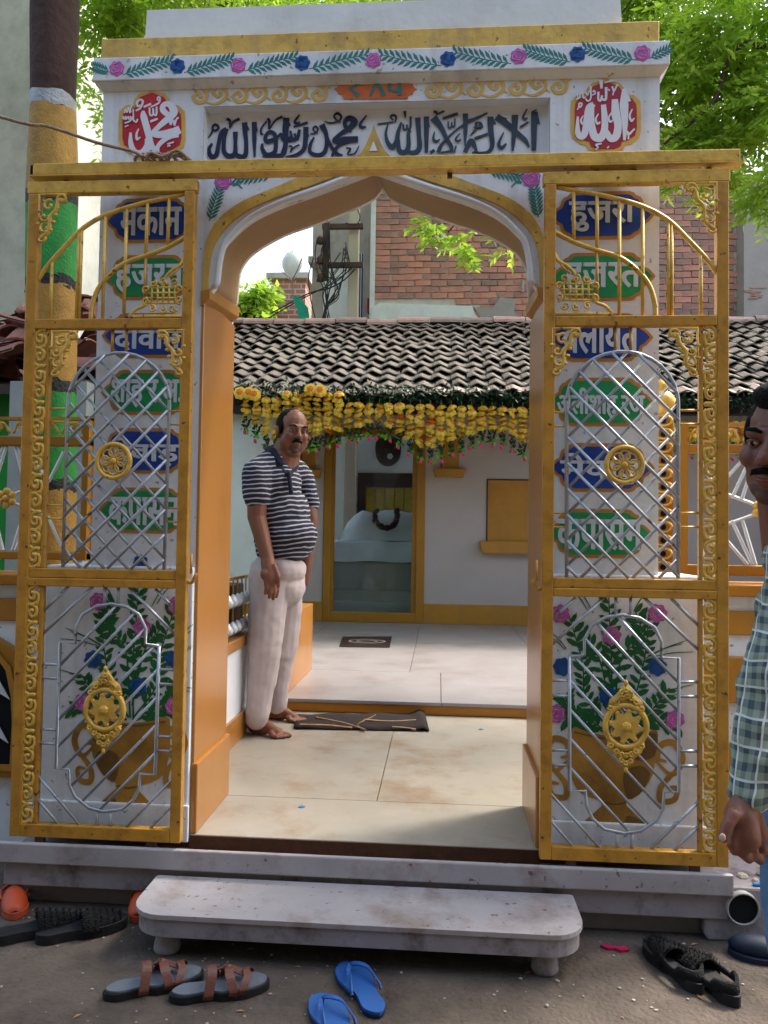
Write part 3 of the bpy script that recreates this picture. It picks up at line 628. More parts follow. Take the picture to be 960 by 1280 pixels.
B = [([(60, 200), (45, 300), (50, 440), (20, 530)], [50, 46, 40, 30]), ([(55, 210), (95, 275)], [36, 12]), ([(180, 170), (135, 240), (165, 250), (185, 235)], [12, 24, 22, 10]), ([(125, 285), (255, 245)], [20, 24]),
     ([(15, 400), (85, 410), (120, 400), (160, 390), (180, 310)], [24, 30, 34, 34, 28]), ([(95, 320), (110, 390)], [20, 24]), ([(135, 345), (150, 400)], 22), ([(240, 285), (235, 400), (220, 490), (150, 545), (50, 560)], [50, 44, 40, 34, 10]), ([(240, 290), (265, 380)], [30, 10]),
     ([(80, 460), (110, 470), (95, 520), (130, 475), (180, 450)], [14, 16, 10, 14, 14]), ([(275, 350), (320, 345), (350, 310), (330, 280), (305, 300), (320, 330), (350, 345)], [10, 14, 18, 16, 16, 12, 10]),
     ([(315, 380), (280, 450), (280, 520), (350, 550), (410, 520), (430, 440), (425, 350), (385, 265)], [16, 30, 34, 44, 40, 34, 40, 56]), ([(430, 370), (470, 460), (520, 530), (580, 548)], [30, 30, 36, 14]), ([(410, 235), (470, 250), (545, 235)], [10, 16, 10]), ([(545, 240), (565, 190), (530, 160), (500, 185), (520, 220), (560, 245)], [14, 20, 22, 18, 16, 10]),
     ([(720, 400), (600, 405), (500, 415), (560, 350), (640, 300), (690, 240), (640, 205), (600, 240), (610, 290), (660, 335)], [56, 60, 40, 36, 50, 60, 50, 36, 40, 14]), ([(715, 405), (620, 425), (540, 460), (500, 520), (480, 560)], [30, 30, 30, 34, 20]),
     ([(610, 480), (650, 490), (625, 540), (690, 530), (730, 460)], [14, 18, 12, 14, 8]), ([(800, 180), (740, 260), (755, 290), (795, 285)], [14, 26, 28, 12])]
script(pan, 350, 120, 7.385, B, YR-.0015, 'paint_navy', 'calligraphy')
C_ = [([(15, 260), (90, 250), (160, 240)], [16, 16, 12]), ([(175, 245), (185, 190), (155, 175), (135, 195), (160, 225)], [14, 20, 20, 18, 12]), ([(110, 260), (90, 350), (110, 430), (150, 470), (190, 420), (205, 330), (235, 240)], [12, 24, 36, 50, 44, 36, 16]),
      ([(205, 400), (215, 500), (270, 520), (300, 460), (300, 350), (320, 320)], [30, 44, 50, 40, 34, 20]), ([(290, 510), (350, 525), (400, 480), (395, 350), (385, 200)], [30, 50, 46, 40, 50]), ([(385, 210), (412, 290)], [34, 10]), ([(465, 190), (465, 350), (465, 525)], [48, 44, 30]), ([(470, 210), (497, 290)], [24, 8]),
      ([(265, 140), (272, 205)], [30, 10]), ([(250, 260), (258, 310), (285, 300), (285, 265)], 16), ([(285, 300), (315, 300), (320, 190)], [16, 18, 22]), ([(500, 525), (540, 500)], [26, 30]), ([(540, 330), (530, 400), (560, 420), (590, 400)], [10, 24, 24, 10]),
      ([(530, 200), (600, 290), (650, 390), (695, 470), (700, 525)], [70, 46, 36, 36, 20]), ([(530, 215), (590, 235)], [40, 10]), ([(965, 190), (860, 240), (760, 300), (660, 390), (600, 460), (575, 525)], [24, 24, 18, 20, 30, 40]), ([(600, 525), (690, 510)], [18, 20]),
      ([(530, 145), (560, 150), (560, 170), (630, 140)], [22, 20, 14, 18]), ([(615, 210), (755, 165)], [24, 28]), ([(665, 235), (670, 295), (695, 285), (700, 245)], 14), ([(700, 285), (725, 280), (728, 210)], 14), ([(775, 345), (735, 400), (760, 420), (785, 400)], [10, 20, 22, 10]), ([(720, 525), (740, 460)], [20, 14]),
      ([(825, 165), (825, 330), (820, 465)], [46, 38, 8]), ([(830, 200), (862, 250)], [24, 8]), ([(900, 290), (950, 290), (960, 250), (920, 250), (915, 300), (870, 370)], [12, 16, 14, 12, 12, 8]), ([(910, 395), (960, 375)], [24, 22]), ([(820, 525), (870, 420), (900, 440), (930, 520)], [40, 44, 40, 20])]
script(pan, 470, 120, 7.385, C_, YR-.0015, 'paint_slate', 'calligraphy')
D_ = [([(150, 525), (180, 515), (230, 525), (300, 515), (335, 450), (320, 300), (318, 190)], [16, 16, 22, 34, 40, 50, 54]), ([(325, 200), (365, 260)], [36, 10]), ([(170, 395), (295, 350)], [24, 26]), ([(180, 300), (240, 290), (225, 245), (185, 250), (200, 300)], [14, 18, 14, 14, 14]), ([(190, 315), (130, 370)], [12, 8]), ([(100, 225), (200, 200), (290, 155)], [14, 26, 14]),
      ([(375, 190), (470, 260), (560, 340), (640, 410), (675, 475)], [60, 56, 46, 40, 12]), ([(380, 190), (470, 210)], [30, 10]), ([(545, 175), (540, 300), (530, 420), (522, 510)], [60, 50, 36, 16]), ([(440, 335), (395, 440), (420, 480), (465, 440)], [10, 30, 34, 16]), ([(655, 120), (620, 195), (640, 215), (660, 200)], [12, 22, 20, 10]), ([(590, 290), (670, 240)], [22, 16]),
      ([(725, 145), (720, 300), (718, 505)], [58, 52, 40]), ([(735, 170), (770, 260)], [40, 10]), ([(700, 150), (745, 125)], [16, 10])]
script(pan, 570, 120, 7.385, D_, YR-.0015, 'paint_slate', 'calligraphy')

# ---- twelve lettered panels
def text_mesh(body):
    c = bpy.data.curves.new('lettering', 'FONT'); c.body = body; c.size = 1; c.offset = .012; c.extrude = .004; c.resolution_u = 3
    o = bpy.data.objects.new('t', c); COL.objects.link(o); dg = bpy.context.evaluated_depsgraph_get(); dg.update()
    me = bpy.data.meshes.new_from_object(o.evaluated_get(dg)); bpy.data.objects.remove(o); bpy.data.curves.remove(c); me.name = 'lettering'; return me
def sign(cx, cz, w_, h_, colour, body, fit=.8, lab=None, dx=0):
    a, b = w_/2, h_/2
    half = [(-1, 0), (-.95, .14), (-.88, .30), (-.80, .40), (-.775, .62), (-.73, .76), (-.66, .82), (-.60, .95), (-.52, 1), (.52, 1), (.60, .95), (.66, .82), (.73, .76), (.775, .62), (.80, .40), (.88, .30), (.95, .14), (1, 0)]
    def o_(ka, kb, ins): return [(cx+(p[0]*(a-ins)), cz+p[1]*(b-ins)) for p in half]+[(cx+p[0]*(a-ins), cz-p[1]*(b-ins)) for p in reversed(half[1:-1])]
    o = obj('sign_panel', MB().poly_y(o_(1, 1, 0), WY-.002, WY), 'sign_border', gw, label=lab)
    obj('field', MB().poly_y(o_(1, 1, .012), WY-.0035, WY-.002), colour, o)
    me = text_mesh(body); v = np.empty(len(me.vertices)*3, 'f'); me.vertices.foreach_get('co', v); v = v.reshape(-1, 3)
    lo, hi = v.min(0), v.max(0); s_x = w_*fit/(hi[0]-lo[0]); s_z = h_*.62/(hi[1]-lo[1])
    q = np.empty_like(v); q[:, 0] = cx+dx+(v[:, 0]-(lo[0]+hi[0])/2)*s_x; q[:, 2] = cz-.004+(v[:, 1]-(lo[1]+hi[1])/2)*s_z; q[:, 1] = WY-.0045-v[:, 2]*.2
    me.vertices.foreach_set('co', q.ravel()); me.update()
    bmm = bmesh.new(); bmm.from_mesh(me); b2 = me.copy() 
    for k_, (ox_, oz_) in enumerate(((.0022, -.0008), (-.0014, .0010))):
        q2 = q.copy(); q2[:, 0] += ox_; q2[:, 2] += oz_; q2[:, 1] -= .0003*(k_+1); b2.vertices.foreach_set('co', q2.ravel()); bmm.from_mesh(b2)
    bmm.to_mesh(me); bmm.free(); bpy.data.meshes.remove(b2)
    link('lettering', me, 'letter_silver', o)
def wz(u, v): p = W(u, v, WY); return p
lw = ['मकान', 'हजरत', 'दीवान', 'शाह र.अ.', 'मेवाड़', 'कपासन']; rw = ['हुजरा', 'हजरत', 'विलायत', 'अलीशाह रअ', 'मेवाड़', 'कपासन']
lw[2] = 'दीवान'; rw[2] = 'वलायत'
for i in range(6):
    c = 'sign_blue' if i % 2 == 0 else 'sign_green'
    pl_ = W(178, [276, 347, 419.5, 490.5, 563.5, 638][i], WY); pr_ = W(755, [269.5, 346, 422, 502.5, 584.5, 667][i], WY)
    sign(-1.036+.003*math.sin(i*3), pl_.z, .335, .16, c, lw[i], [.66, .74, .72, .76, .74, .76][i], ('blue' if i % 2 == 0 else 'green')+' lobed panel lettered '+lw[i])
    sign(.538+.004*math.sin(i*2), pr_.z, .352, .165, c, rw[i], [.62, .72, .72, .82, .78, .80][i], ('blue' if i % 2 == 0 else 'green')+' lobed panel lettered '+rw[i])

# ---- painted vases on the pedestals (sketch units: 1 = .855 mm)
YP = WY-.0225
def vase(x0, z0, flip, extra):
    K = .000855; g = lambda u, v: (x0+(u-345)*K*flip, z0-(v-850)*K)
    vs = obj('painted_vase', MB().poly_y([g(*p) for p in closed([(178, 690), (250, 700), (340, 712), (430, 705), (505, 685), (500, 760), (490, 850), (440, 930), (385, 960), (430, 1010), (465, 1055), (350, 1068), (235, 1050), (265, 1010), (300, 965), (215, 930), (178, 850)], 3)][::(1 if flip > 0 else 1)], YP-.002, YP), 'vase_gold', gw)
    for s_ in (-1, 1):
        mb = MB(); q = lambda u: 340+s_*(u-340)*(1 if flip > 0 else .88)
        stroke(mb, [(q(500), 800), (q(560), 850), (q(600), 790), (q(570), 730), (q(520), 740), (q(510), 790), (q(540), 800)], [.006, .016, .022, .022, .02, .014, .008], YP-.002, g)
        stroke(mb, [(q(560), 850), (q(520), 900), (q(520), 950), (q(570), 945), (q(580), 900), (q(545), 900)], [.016, .018, .02, .018, .014, .008], YP-.002, g)
        obj('handle', mb, 'vase_gold', vs)
    for pts in ([(400, 712), (500, 695), (495, 780), (430, 800), (395, 760)], [(380, 850), (440, 820), (480, 850), (440, 925), (395, 945)], [(400, 1010), (440, 1025), (462, 1050), (370, 1060), (385, 1030)]): obj('vase_shading', MB().poly_y([g(*p) for p in closed(pts, 3)], YP-.0033, YP-.002), 'vase_dark', vs)
    mb = MB()
    stroke(mb, [(190, 700), (340, 722), (495, 697)], .005, YP-.0033, g); stroke(mb, [(300, 962), (345, 970), (390, 962)], .006, YP-.0033, g); stroke(mb, [(250, 1040), (350, 1052), (450, 1042)], .005, YP-.0033, g)
    obj('pattern', mb, 'vase_dark', vs)
    # stems, leaves, grass blades
    lf = MB(); stems = [((330, 700), (335, 480), (330, 330), (325, 160)), ((330, 690), (260, 560), (250, 430), (210, 250)), ((345, 690), (400, 560), (430, 400), (440, 240)), ((320, 700), (230, 640), (200, 560)), ((360, 700), (440, 620), (500, 520)), ((340, 690), (360, 420), (420, 330), (400, 220)), ((335, 640), (300, 420), (250, 330)), ((350, 700), (440, 650), (530, 660)), ((330, 700), (260, 650), (190, 650))]
    stems = [tuple((340+(u-340)*1.32, v) for u, v in st) for st in stems]
    for st in stems:
        stroke(lf, st, [.006, .004, .003], YP-.0015, g)
        sp = spline([(*p, 0) for p in st], 5)
        for i in range(2, len(sp)-1, 1):
            d = (sp[i+1]-sp[i-1]).normalized()
            for s_ in (-1, 1):
                an = math.atan2(d.y, d.x)+s_*rng.uniform(.7, 1.1); l = rng.uniform(40, 60); c, s = math.cos(an), math.sin(an); p = sp[i]+d*(s_*8)
                e = [(p.x, p.y), (p.x+c*l*.35-s*l*.2, p.y+s*l*.35+c*l*.2), (p.x+c*l*.75-s*l*.16, p.y+s*l*.75+c*l*.16), (p.x+c*l, p.y+s*l), (p.x+c*l*.7+s*l*.17, p.y+s*l*.7-c*l*.17), (p.x+c*l*.3+s*l*.18, p.y+s*l*.3-c*l*.18)]
                if all(70 < q[0] < 640 and 150 < q[1] < 720 for q in e): lf.poly_y([g(*q) for q in e], YP-.0015-rng.uniform(0, .0006), YP)
    for a, b in (((190, 160), (240, 230)), ((205, 150), (262, 240)), ((90, 310), (160, 380)), ((95, 335), (155, 385)), ((460, 160), (415, 230)), ((620, 335), (460, 410)), ((600, 350), (470, 400)), ((640, 380), (480, 405)), ((640, 505), (480, 560)), ((590, 540), (500, 585)), ((90, 565), (180, 560)), ((95, 580), (180, 575)), ((600, 520), (500, 545))):
        stroke(lf, [a, ((a[0]+b[0])/2, (a[1]+b[1])/2-6), b], [.0015, .0035, .002], YP-.0015, g)
    obj('painted_leaves', lf, 'paint_leaf', gw)
    for u, v, pk in extra: p = g(u, v); rose(gw, p[0], p[1], .03, YP-.002, pk)
pR = W(660+345/3.2, 700+850/3.2, YP)
vase(pR.x, pR.z, 1, [(135, 245, 1), (505, 235, 1), (332, 325, 1), (505, 440, 0), (145, 450, 0), (320, 560, 0), (122, 632, 1), (572, 640, 1)])
pL = W(512/3.2, 700+790/3.2, YP)
vase(pL.x, pL.z, -1, [(160, 235, 1), (485, 225, 1), (300, 325, 1), (500, 460, 0), (165, 450, 0), (310, 565, 0), (160, 640, 1), (540, 635, 1)])
for u, v in ((176, 703), ): p = W(u, v, WY); rose(gw, p.x, p.z, .026, WY, False)

# ================================================================== GATE
GY = 2.50
rb = thing('gate_rail', 'long golden box rail across the gateway front that carries the gate leaves', 'gate rail', (-.23, GY, H+1.23))
obj('beam', MB().box(-1.405, .948, GY+.0, GY+.05, H+1.222, H+1.262), 'gold_bright', rb, bevel=.003)
obj('bottom_lip', MB().box(-1.415, .958, GY-.003, GY+.045, H+1.2165, H+1.2215), 'gold_bright', rb)
obj('end_cap', MB().box(-1.4165, -1.4055, GY+.006, GY+.044, H+1.226, H+1.258), 'black_hole', rb)
for x in (-1.3, -.93, .02, .5, .62, .86): obj('hanger', MB().box(x-.008, x+.008, GY+.03, GY+.04, H+1.2, H+1.216), 'rust_iron', rb)
for x in (-1.05, .56): obj('bracket', MB().box(x-.06, x+.06, GY+.0505, WY+.0, H+1.225, H+1.24), 'rust_iron', rb)

def gu(u, v): return W(u, v, GY)
def z4(u, v): p = gu(660+u/3.2, 200+v/3.2); return (p.x, p.z)
def z3(u, v): p = gu(660+u/3.2, 400+v/3.2); return (p.x, p.z)
def z7(u, v): p = gu(660+u/3.2, 700+v/3.2); return (p.x, p.z)
GX0, GX1, GZ0, GZ1 = .331, .914, H-1.016, H+1.201
leaf = thing('gate_leaf', 'right golden iron gate leaf with silver lattice arch and silver cartouche', 'gate', ((GX0+GX1)/2, GY+.02, GZ0), 'sliding gate leaves')
yf, yb = GY+.004, GY+.036
def fr(x0, x1, z0, z1, name='frame_bar', m_='gold_iron', a=yf, b=yb): return obj(name, MB().box(x0, x1, a, b, z0, z1), m_, leaf, bevel=.003)
zt = z4(0, 40)[1]
fr(GX0, GX0+.036, GZ0, GZ1-.042, 'post', 'gold_iron'); fr(GX1-.037, GX1, GZ0, GZ1-.042, 'post')
fr(GX0-.006, GX1+.004, GZ1-.042, GZ1, 'top_bar', 'gold_bright')
zm = z4(300, 620)[1]; zm2 = z4(300, 662)[1]; fr(GX0+.036, GX1-.037, zm2, zm)
zl = z3(300, 1034)[1]; zl2 = z3(300, 1075)[1]; zl3 = z3(300, 1110)[1]
fr(GX0+.036, GX1-.037, zl2+.001, zl, a=yf+.004); fr(GX0+.036, GX1-.037, zl3, zl2)
fr(GX0+.036, GX1-.037, GZ0, GZ0+.042)
xs = z3(690, 0)[0]; fr(xs, xs+.013, zl, zm2, 'strip_bar', a=yf+.006, b=yb-.006); fr(xs, xs+.013, GZ0+.042, zl3, 'strip_bar', a=yf+.006, b=yb-.006)
yc = GY+.02
def T3(pts, y=yc, k=6, n=4):
    P = [(p[0], y, p[1]) for p in pts]; return spline(P, n) if len(P) > 2 else P
def rod(pts, r=.0055, m_='gold_iron', name='rod', par=leaf, n=4, y=yc): return obj(name, MB().tube(T3(pts, y, n=n), r, 6), m_, par, smooth=True)
rod([z4(*p) for p in ((110, 95), (200, 112), (300, 130), (450, 170), (560, 225), (640, 300), (720, 385), (768, 450))], .008, name='arc_bar', m_='gold_bright')
rod([z4(*p) for p in ((92, 268), (180, 315), (275, 350), (370, 380), (440, 430), (490, 490), (513, 560), (517, 622))], .008, name='arc_bar', m_='gold_bright')
for u, a, b in ((187, 113, 318), (281, 128, 352), (371, 145, 622), (465, 178, 622), (570, 235, 622), (582, 240, 622), (700, 355, 622)): rod([z4(u, a), z4(u, b)], .0058, 'gold_bright')
rod([z4(281, 352), z4(281, 545)], .005)
rod([z3(355, 20), z3(355, 122)], .005); rod([z3(417, 20), z3(417, 124)], .005)
for s_ in ((85, 158), (608, 690)):
    for v in ((365, 421) if s_[0] < 100 else (357, 413))+(771, 828): rod([z3(s_[0], v), z3(s_[1], v)], .0035, 'gold_bright')
# cast corner brackets: a spray of curls and leaves
def curl(mb, x, z, r, a0, turn, w_, y, grow=1.0):
    pts = []
    for i in range(14):
        t = i/13; a = a0+turn*t; rr = r*(1-.72*t); pts.append((x+rr*math.cos(a), y-.004*math.sin(t*3.1), z+rr*math.sin(a)))
    mb.tube(pts, list(np.linspace(w_, w_*.75, 13))+[w_*1.5], 6); mb.ball(pts[-1], w_*1.6, 6, 4)
def bracket(x, z, sx, sz, L=.095, name='corner_bracket'):
    mb = MB(); y = yc-.012
    P = lambda a, b: (x+sx*a*L, y, z+sz*b*L)
    mb.tube(T3([(p[0], p[2]) for p in (P(.02, .05), P(.95, .06))], y), .0045, 6); mb.tube([P(.05, .05), P(.05, 1.55)], .0045, 6)
    mb.tube(spline([P(.95, .3), P(.7, .25), P(.62, .55), P(.42, .8), P(.40, 1.2), P(.15, 1.45)], 5), [.006, .0065]+[.008]*(5*5-2)+[.007, .006], 6)
    for a, b, r, a0, tn in ((.82, .24, .20, 3.4, -5.5), (.38, .42, .20, 1.2, 5), (.22, .80, .18, .4, -5), (.28, 1.16, .2, 1.5, 5), (.16, 1.48, .14, .5, -5)): curl(mb, x+sx*a*L, z+sz*b*L, r*L, a0 if sx > 0 else math.pi-a0, tn*sx, .0054, y)
    for a, b, an in ((.62, .5, 5.2), (.55, .72, 5.6), (.50, .95, 5.2), (.45, 1.2, 4.9), (.28, .28, 4), (.12, .6, 3.4), (.12, 1.0, 3.4)):
        c, s = math.cos(an)*sx, -math.sin(an)*sz*-1
        mb.ball((x+sx*a*L+c*.008, y-.003, z+sz*b*L), (.009, .004, .006), 6, 4)
    o = obj(name, mb, 'gold_bright', leaf, smooth=True); return o
p = z4(765, 78); bracket(p[0], p[1], -1, -1, .108)
p = z4(92, 664); bracket(p[0], p[1], 1, -1, .10)
p = z4(688, 664); bracket(p[0], p[1], -1, -1, .10)
# basket-weave corner ornament in the lower inner corner of the top field
mb = MB(); y = yc-.010
def q4(u, v): a = z4(u, v); return (a[0], y, a[1])
mb.tube([q4(96, 335), q4(96, 612)], .006, 6); mb.tube([q4(96, 612), q4(342, 612)], .006, 6)
for u in range(100, 340, 11): mb.ball(q4(u, 607), .0042, 6, 4)
for v in range(340, 610, 11): mb.ball(q4(99, v), .0042, 6, 4)
for u in (145, 170, 195, 220, 245): mb.tube([q4(u, 482), q4(u, 560)], .0042, 5)
for v in (492, 514, 536, 556): mb.tube([q4(128, v), q4(265, v)], .0042, 5)
for cu, cv in ((145, 470), (195, 465), (240, 475), (125, 500), (125, 545), (268, 500), (268, 548), (150, 580), (195, 588), (240, 580)): curl(mb, q4(cu, cv)[0], q4(cu, cv)[2], .014, rng.uniform(0, 6), 6.5, .0038, y)
mb.tube(spline([q4(96, 340), q4(120, 395), q4(160, 420), q4(190, 455), q4(180, 480)], 4), .0055, 6); mb.tube(spline([q4(265, 530), q4(275, 565), q4(310, 580), q4(342, 610)], 4), .0055, 6)
mb.tube(spline([q4(105, 360), q4(140, 420), q4(170, 450)], 4), .004, 6)
obj('corner_ornament', mb, 'gold_bright', leaf, smooth=True)
# cast scroll strip: one motif repeated
xa, xb = z3(710, 0)[0], z3(765, 0)[0]; xc = (xa+xb)/2; hw = (xb-xa)/2
def motif():
    mb = MB(); y = -.006
    mb.tube(spline([(hw*.9, y, .030), (hw*.2, y, .034), (-hw*.7, y, .018), (-hw*.55, y, -.006), (hw*.2, y, -.010), (hw*.35, y, .010), (-hw*.05, y, .014)], 4), .0072, 6)
    mb.tube(spline([(-hw*.9, y, -.030), (-hw*.1, y, -.032), (hw*.85, y, -.020), (hw*.95, y, .0), (hw*.6, y, .014)], 4), .0068, 6)
    mb.ball((-hw*.05, y-.002, .012), .0075, 6, 4); mb.ball((hw*.75, y-.002, -.026), (.007, .005, .008), 6, 4); mb.ball((-hw*.8, y, .03), (.006, .004, .009), 6, 4)
    me = mb.mesh('scroll_motif', True); me.materials.append(M['gold_bright']); return me
mot = motif(); lloc = Vector(leaf.location)
def motifs(z0, z1, n):
    for i in range(n):
        o = link('scroll_motif', mot, None, leaf); o.matrix_parent_inverse = Matrix(); zc_ = z0+(z1-z0)*(i+.5)/n
        o.location = Vector((xc, yc, zc_))-lloc; s_ = (z1-z0)/n/.064; o.scale = (1 if i % 2 else -1, 1, s_)
motifs(zl+.003, zm2-.003, 13); motifs(GZ0+.045, zl3-.003, 13)
obj('strip_backing', MB().box(GX1-.041, GX1-.0375, yf+.004, yb-.004, GZ0+.042, zm2), 'gold_bright', leaf); 
# silver lattice window
def xz(f_, pts): return [f_(*p) for p in pts]
AL, AR, SP, TOPV, BOT = 158, 608, 330, 120, 1034
arch = [(AL, BOT), (AL, SP)]+[((AL+AR)/2-(AR-AL)/2*math.cos(t), SP-(SP-TOPV)*math.sin(t)) for t in np.linspace(0.15, math.pi-.15, 14)]+[(AR, SP), (AR, BOT)]
P = [z3(*p) for p in arch]; obj('lattice_arch', MB().tube([(a, yc-.002, b) for a, b in P], .0062, 6), 'silver_iron', leaf, smooth=True)
ply = P
def inside(p, poly):
    c = False; n = len(poly)
    for i in range(n):
        a, b = poly[i], poly[i-1]
        if (a[1] > p[1]) != (b[1] > p[1]) and p[0] < (b[0]-a[0])*(p[1]-a[1])/(b[1]-a[1])+a[0]: c = not c
    return c
def clip(p, q, poly, n=400):
    seg = []; cur = None
    for i in range(n+1):
        t = i/n; a = (p[0]+(q[0]-p[0])*t, p[1]+(q[1]-p[1])*t)
        if inside(a, poly):
            if cur is None: cur = [a, a]
            cur[1] = a
        elif cur: seg.append(cur); cur = None
    if cur: seg.append(cur)
    return [s for s in seg if abs(s[0][0]-s[1][0]) > .012]
xL, xR = P[0][0], P[-1][0]; dz = .0835; slope = 1.03
for sgn in (1, -1):
    for i in range(-6, 16):
        z_ = P[0][1]+.038+i*dz; wd = xR-xL
        a, b = ((xL, z_), (xR, z_+sgn*wd*slope))
        for s_ in clip(a, b, ply): rod(s_, .0052, 'silver_iron', 'lattice_rod', y=yc+(.006 if sgn > 0 else -.006))
# round boss on the lattice
c = gu(781, 581)
bm_ = obj('round_medallion', MB().tube([(c.x+.057*math.cos(a), yc-.016, c.z+.057*math.sin(a)) for a in np.linspace(0, 2*math.pi, 33)], .008, 8, caps=False), 'gold_bright', leaf, smooth=True)
mb = MB()
for k in range(8):
    a = k*math.pi/4; mb.tube([(c.x+.0165*math.cos(t)+.030*math.cos(a), yc-.016, c.z+.0165*math.sin(t)+.030*math.sin(a)) for t in np.linspace(0, 2*math.pi, 13)], .0038, 5, caps=False)
mb.ball((c.x, yc-.018, c.z), (.012, .008, .012), 8, 5); obj('flower', mb, 'gold_bright', bm_, smooth=True)
# silver cartouche in the lower field
car = [(170, 390), (230, 385), (230, 320), (262, 262), (320, 230), (385, 222), (450, 234), (512, 272), (541, 330), (541, 395), (610, 395), (610, 935), (550, 935), (548, 1000), (520, 1050), (455, 1092), (390, 1102), (310, 1085), (262, 1042), (238, 990), (235, 930), (170, 930)]
P = [z7(*p) for p in car]; obj('cartouche', MB().tube([(a, yc-.002, b) for a, b in P+P[:1]], .006, 6), 'silver_iron', leaf, smooth=True)
for i in range(-4, 9):
    v0 = 250+i*117; a, b = z7(170, v0), z7(610, v0+440*1.09)
    for s_ in clip(a, b, P): rod(s_, .0052, 'silver_iron', 'slant_rod')
for a, b in (((85, 255), (195, 152)), ((90, 350), (310, 152)), ((470, 152), (695, 368)), ((580, 156), (695, 270)), ((92, 940), (300, 1170)), ((92, 1050), (195, 1168)), ((695, 970), (490, 1175)), ((695, 1070), (590, 1176)),
             ((357, 150), (357, 224)), ((417, 150), (417, 226)), ((362, 1100), (362, 1172)), ((422, 1100), (422, 1174)), ((88, 487), (170, 487)), ((88, 548), (170, 548)), ((88, 768), (170, 768)), ((88, 828), (170, 828)),
             ((610, 493), (695, 493)), ((610, 552), (695, 552)), ((610, 772), (695, 772)), ((610, 832), (695, 832))): rod([z7(*a), z7(*b)], .0052, 'silver_iron', 'stay_rod')
c = Vector((z7(392, 665)[0], 0, z7(392, 665)[1])); k_ = .00081
ov = obj('oval_medallion', MB().tube([(c.x+.064*math.cos(a), yc-.018, c.z+.066*math.sin(a)) for a in np.linspace(0, 2*math.pi, 33)], .0095, 8, caps=False), 'gold_bright', leaf, smooth=True)
mb = MB(); mb.poly_y([(c.x+(.056 if i % 2 else .036)*math.cos(i*math.pi/8+.2), c.z+(.056 if i % 2 else .036)*math.sin(i*math.pi/8+.2)) for i in range(16)], yc-.024, yc-.016)
mb.ball((c.x, yc-.026, c.z), (.016, .008, .016), 8, 5)
for i in range(8): a = i*math.pi/4+.6; mb.ball((c.x+.049*math.cos(a), yc-.02, c.z+.049*math.sin(a)), (.009, .006, .009), 6, 4)
obj('star', mb, 'gold_bright', ov, smooth=False)
for s_, nm in ((1, 'crest'), (-1, 'pendant')):
    mb = MB(); zb = c.z+s_*.070
    mb.poly_y([(c.x-.058, zb-s_*.02), (c.x-.05, zb+s_*.012), (c.x-.028, zb+s_*.03), (c.x-.018, zb+s_*.045), (c.x, zb+s_*.072), (c.x+.018, zb+s_*.045), (c.x+.028, zb+s_*.03), (c.x+.05, zb+s_*.012), (c.x+.058, zb-s_*.02), (c.x, zb-s_*.002)], yc-.018, yc-.012)
    for i in range(-3, 4): curl(mb, c.x+i*.016, zb+s_*(.022-.0042*i*i*.9), .010, i, 5.5, .0042, yc-.021)
    for i in range(-1, 2): curl(mb, c.x+i*.014, zb+s_*(.044-abs(i)*.008), .009, i+2, 5.5, .004, yc-.021)
    mb.ball((c.x, yc-.02, zb+s_*.066), (.007, .006, .010), 6, 4); obj(nm, mb, 'gold_bright', ov, smooth=True)
obj('latch', MB().tube(T3([z3(20, 1040), z3(40, 1080), z3(75, 1060)]), .006, 6).tube([(z3(35, 960)[0], yc-.02, z3(35, 960)[1]), (z3(35, 960)[0], yc-.02, z3(35, 1040)[1])], .004, 6), 'gold_iron', leaf, smooth=True)
for x in (GX0+.1, GX1-.1): obj('roller', MB().box(x-.015, x+.015, yc-.008, yc+.008, FZ-.03, GZ0-.001), 'rust_iron', leaf)
l2 = copy_tree(leaf); l2.location = (-1.42+(.914-leaf.location.x), leaf.location.y, leaf.location.z); l2.scale = (-1, 1, 1)
l2['label'] = 'left golden iron gate leaf with silver lattice arch and silver cartouche'
# rope knotted round the rail
mb = MB(); a = W(0, 146, 2.44); 
rp_ = [tuple(W(-260, 60, 2.5)), tuple(a), tuple(W(60, 158, 2.46)), tuple(W(120, 178, 2.47)), tuple(W(165, 189, 2.47)), tuple(W(178, 196, 2.47))]
mb.tube(spline(rp_, 5), .0055, 7)
r0 = W(180, 190, 2.47); zz = H+1.262
for i, (u, tilt, r) in enumerate(((176, .5, .020), (184, .9, .022), (191, .3, .020), (199, .8, .024), (208, .5, .022), (218, .2, .020), (226, .6, .018))):
    c = W(u, 191, 2.50); pts = []
    for t in np.linspace(0, 2*math.pi, 13): pts.append((c.x+.024*math.cos(t)*math.cos(tilt)+.012*math.sin(t), 2.545+.05*math.sin(t), H+1.27+r*math.cos(t+tilt)*.8))
    mb.tube(pts, .0055, 6, caps=False)
mb.tube(spline([tuple(W(178, 196, 2.47)), (W(190, 190, 2.5).x, 2.49, H+1.285), (W(205, 190, 2.5).x, 2.49, H+1.27), (W(222, 190, 2.5).x, 2.49, H+1.29), (W(233, 190, 2.5).x, 2.50, H+1.272), (W(226, 190, 2.5).x, 2.53, H+1.264)], 5), .0055, 6)
tag(obj('rope', mb, 'rope', smooth=True), 'frayed grey brown rope knotted round the gate rail near its left end', 'rope')

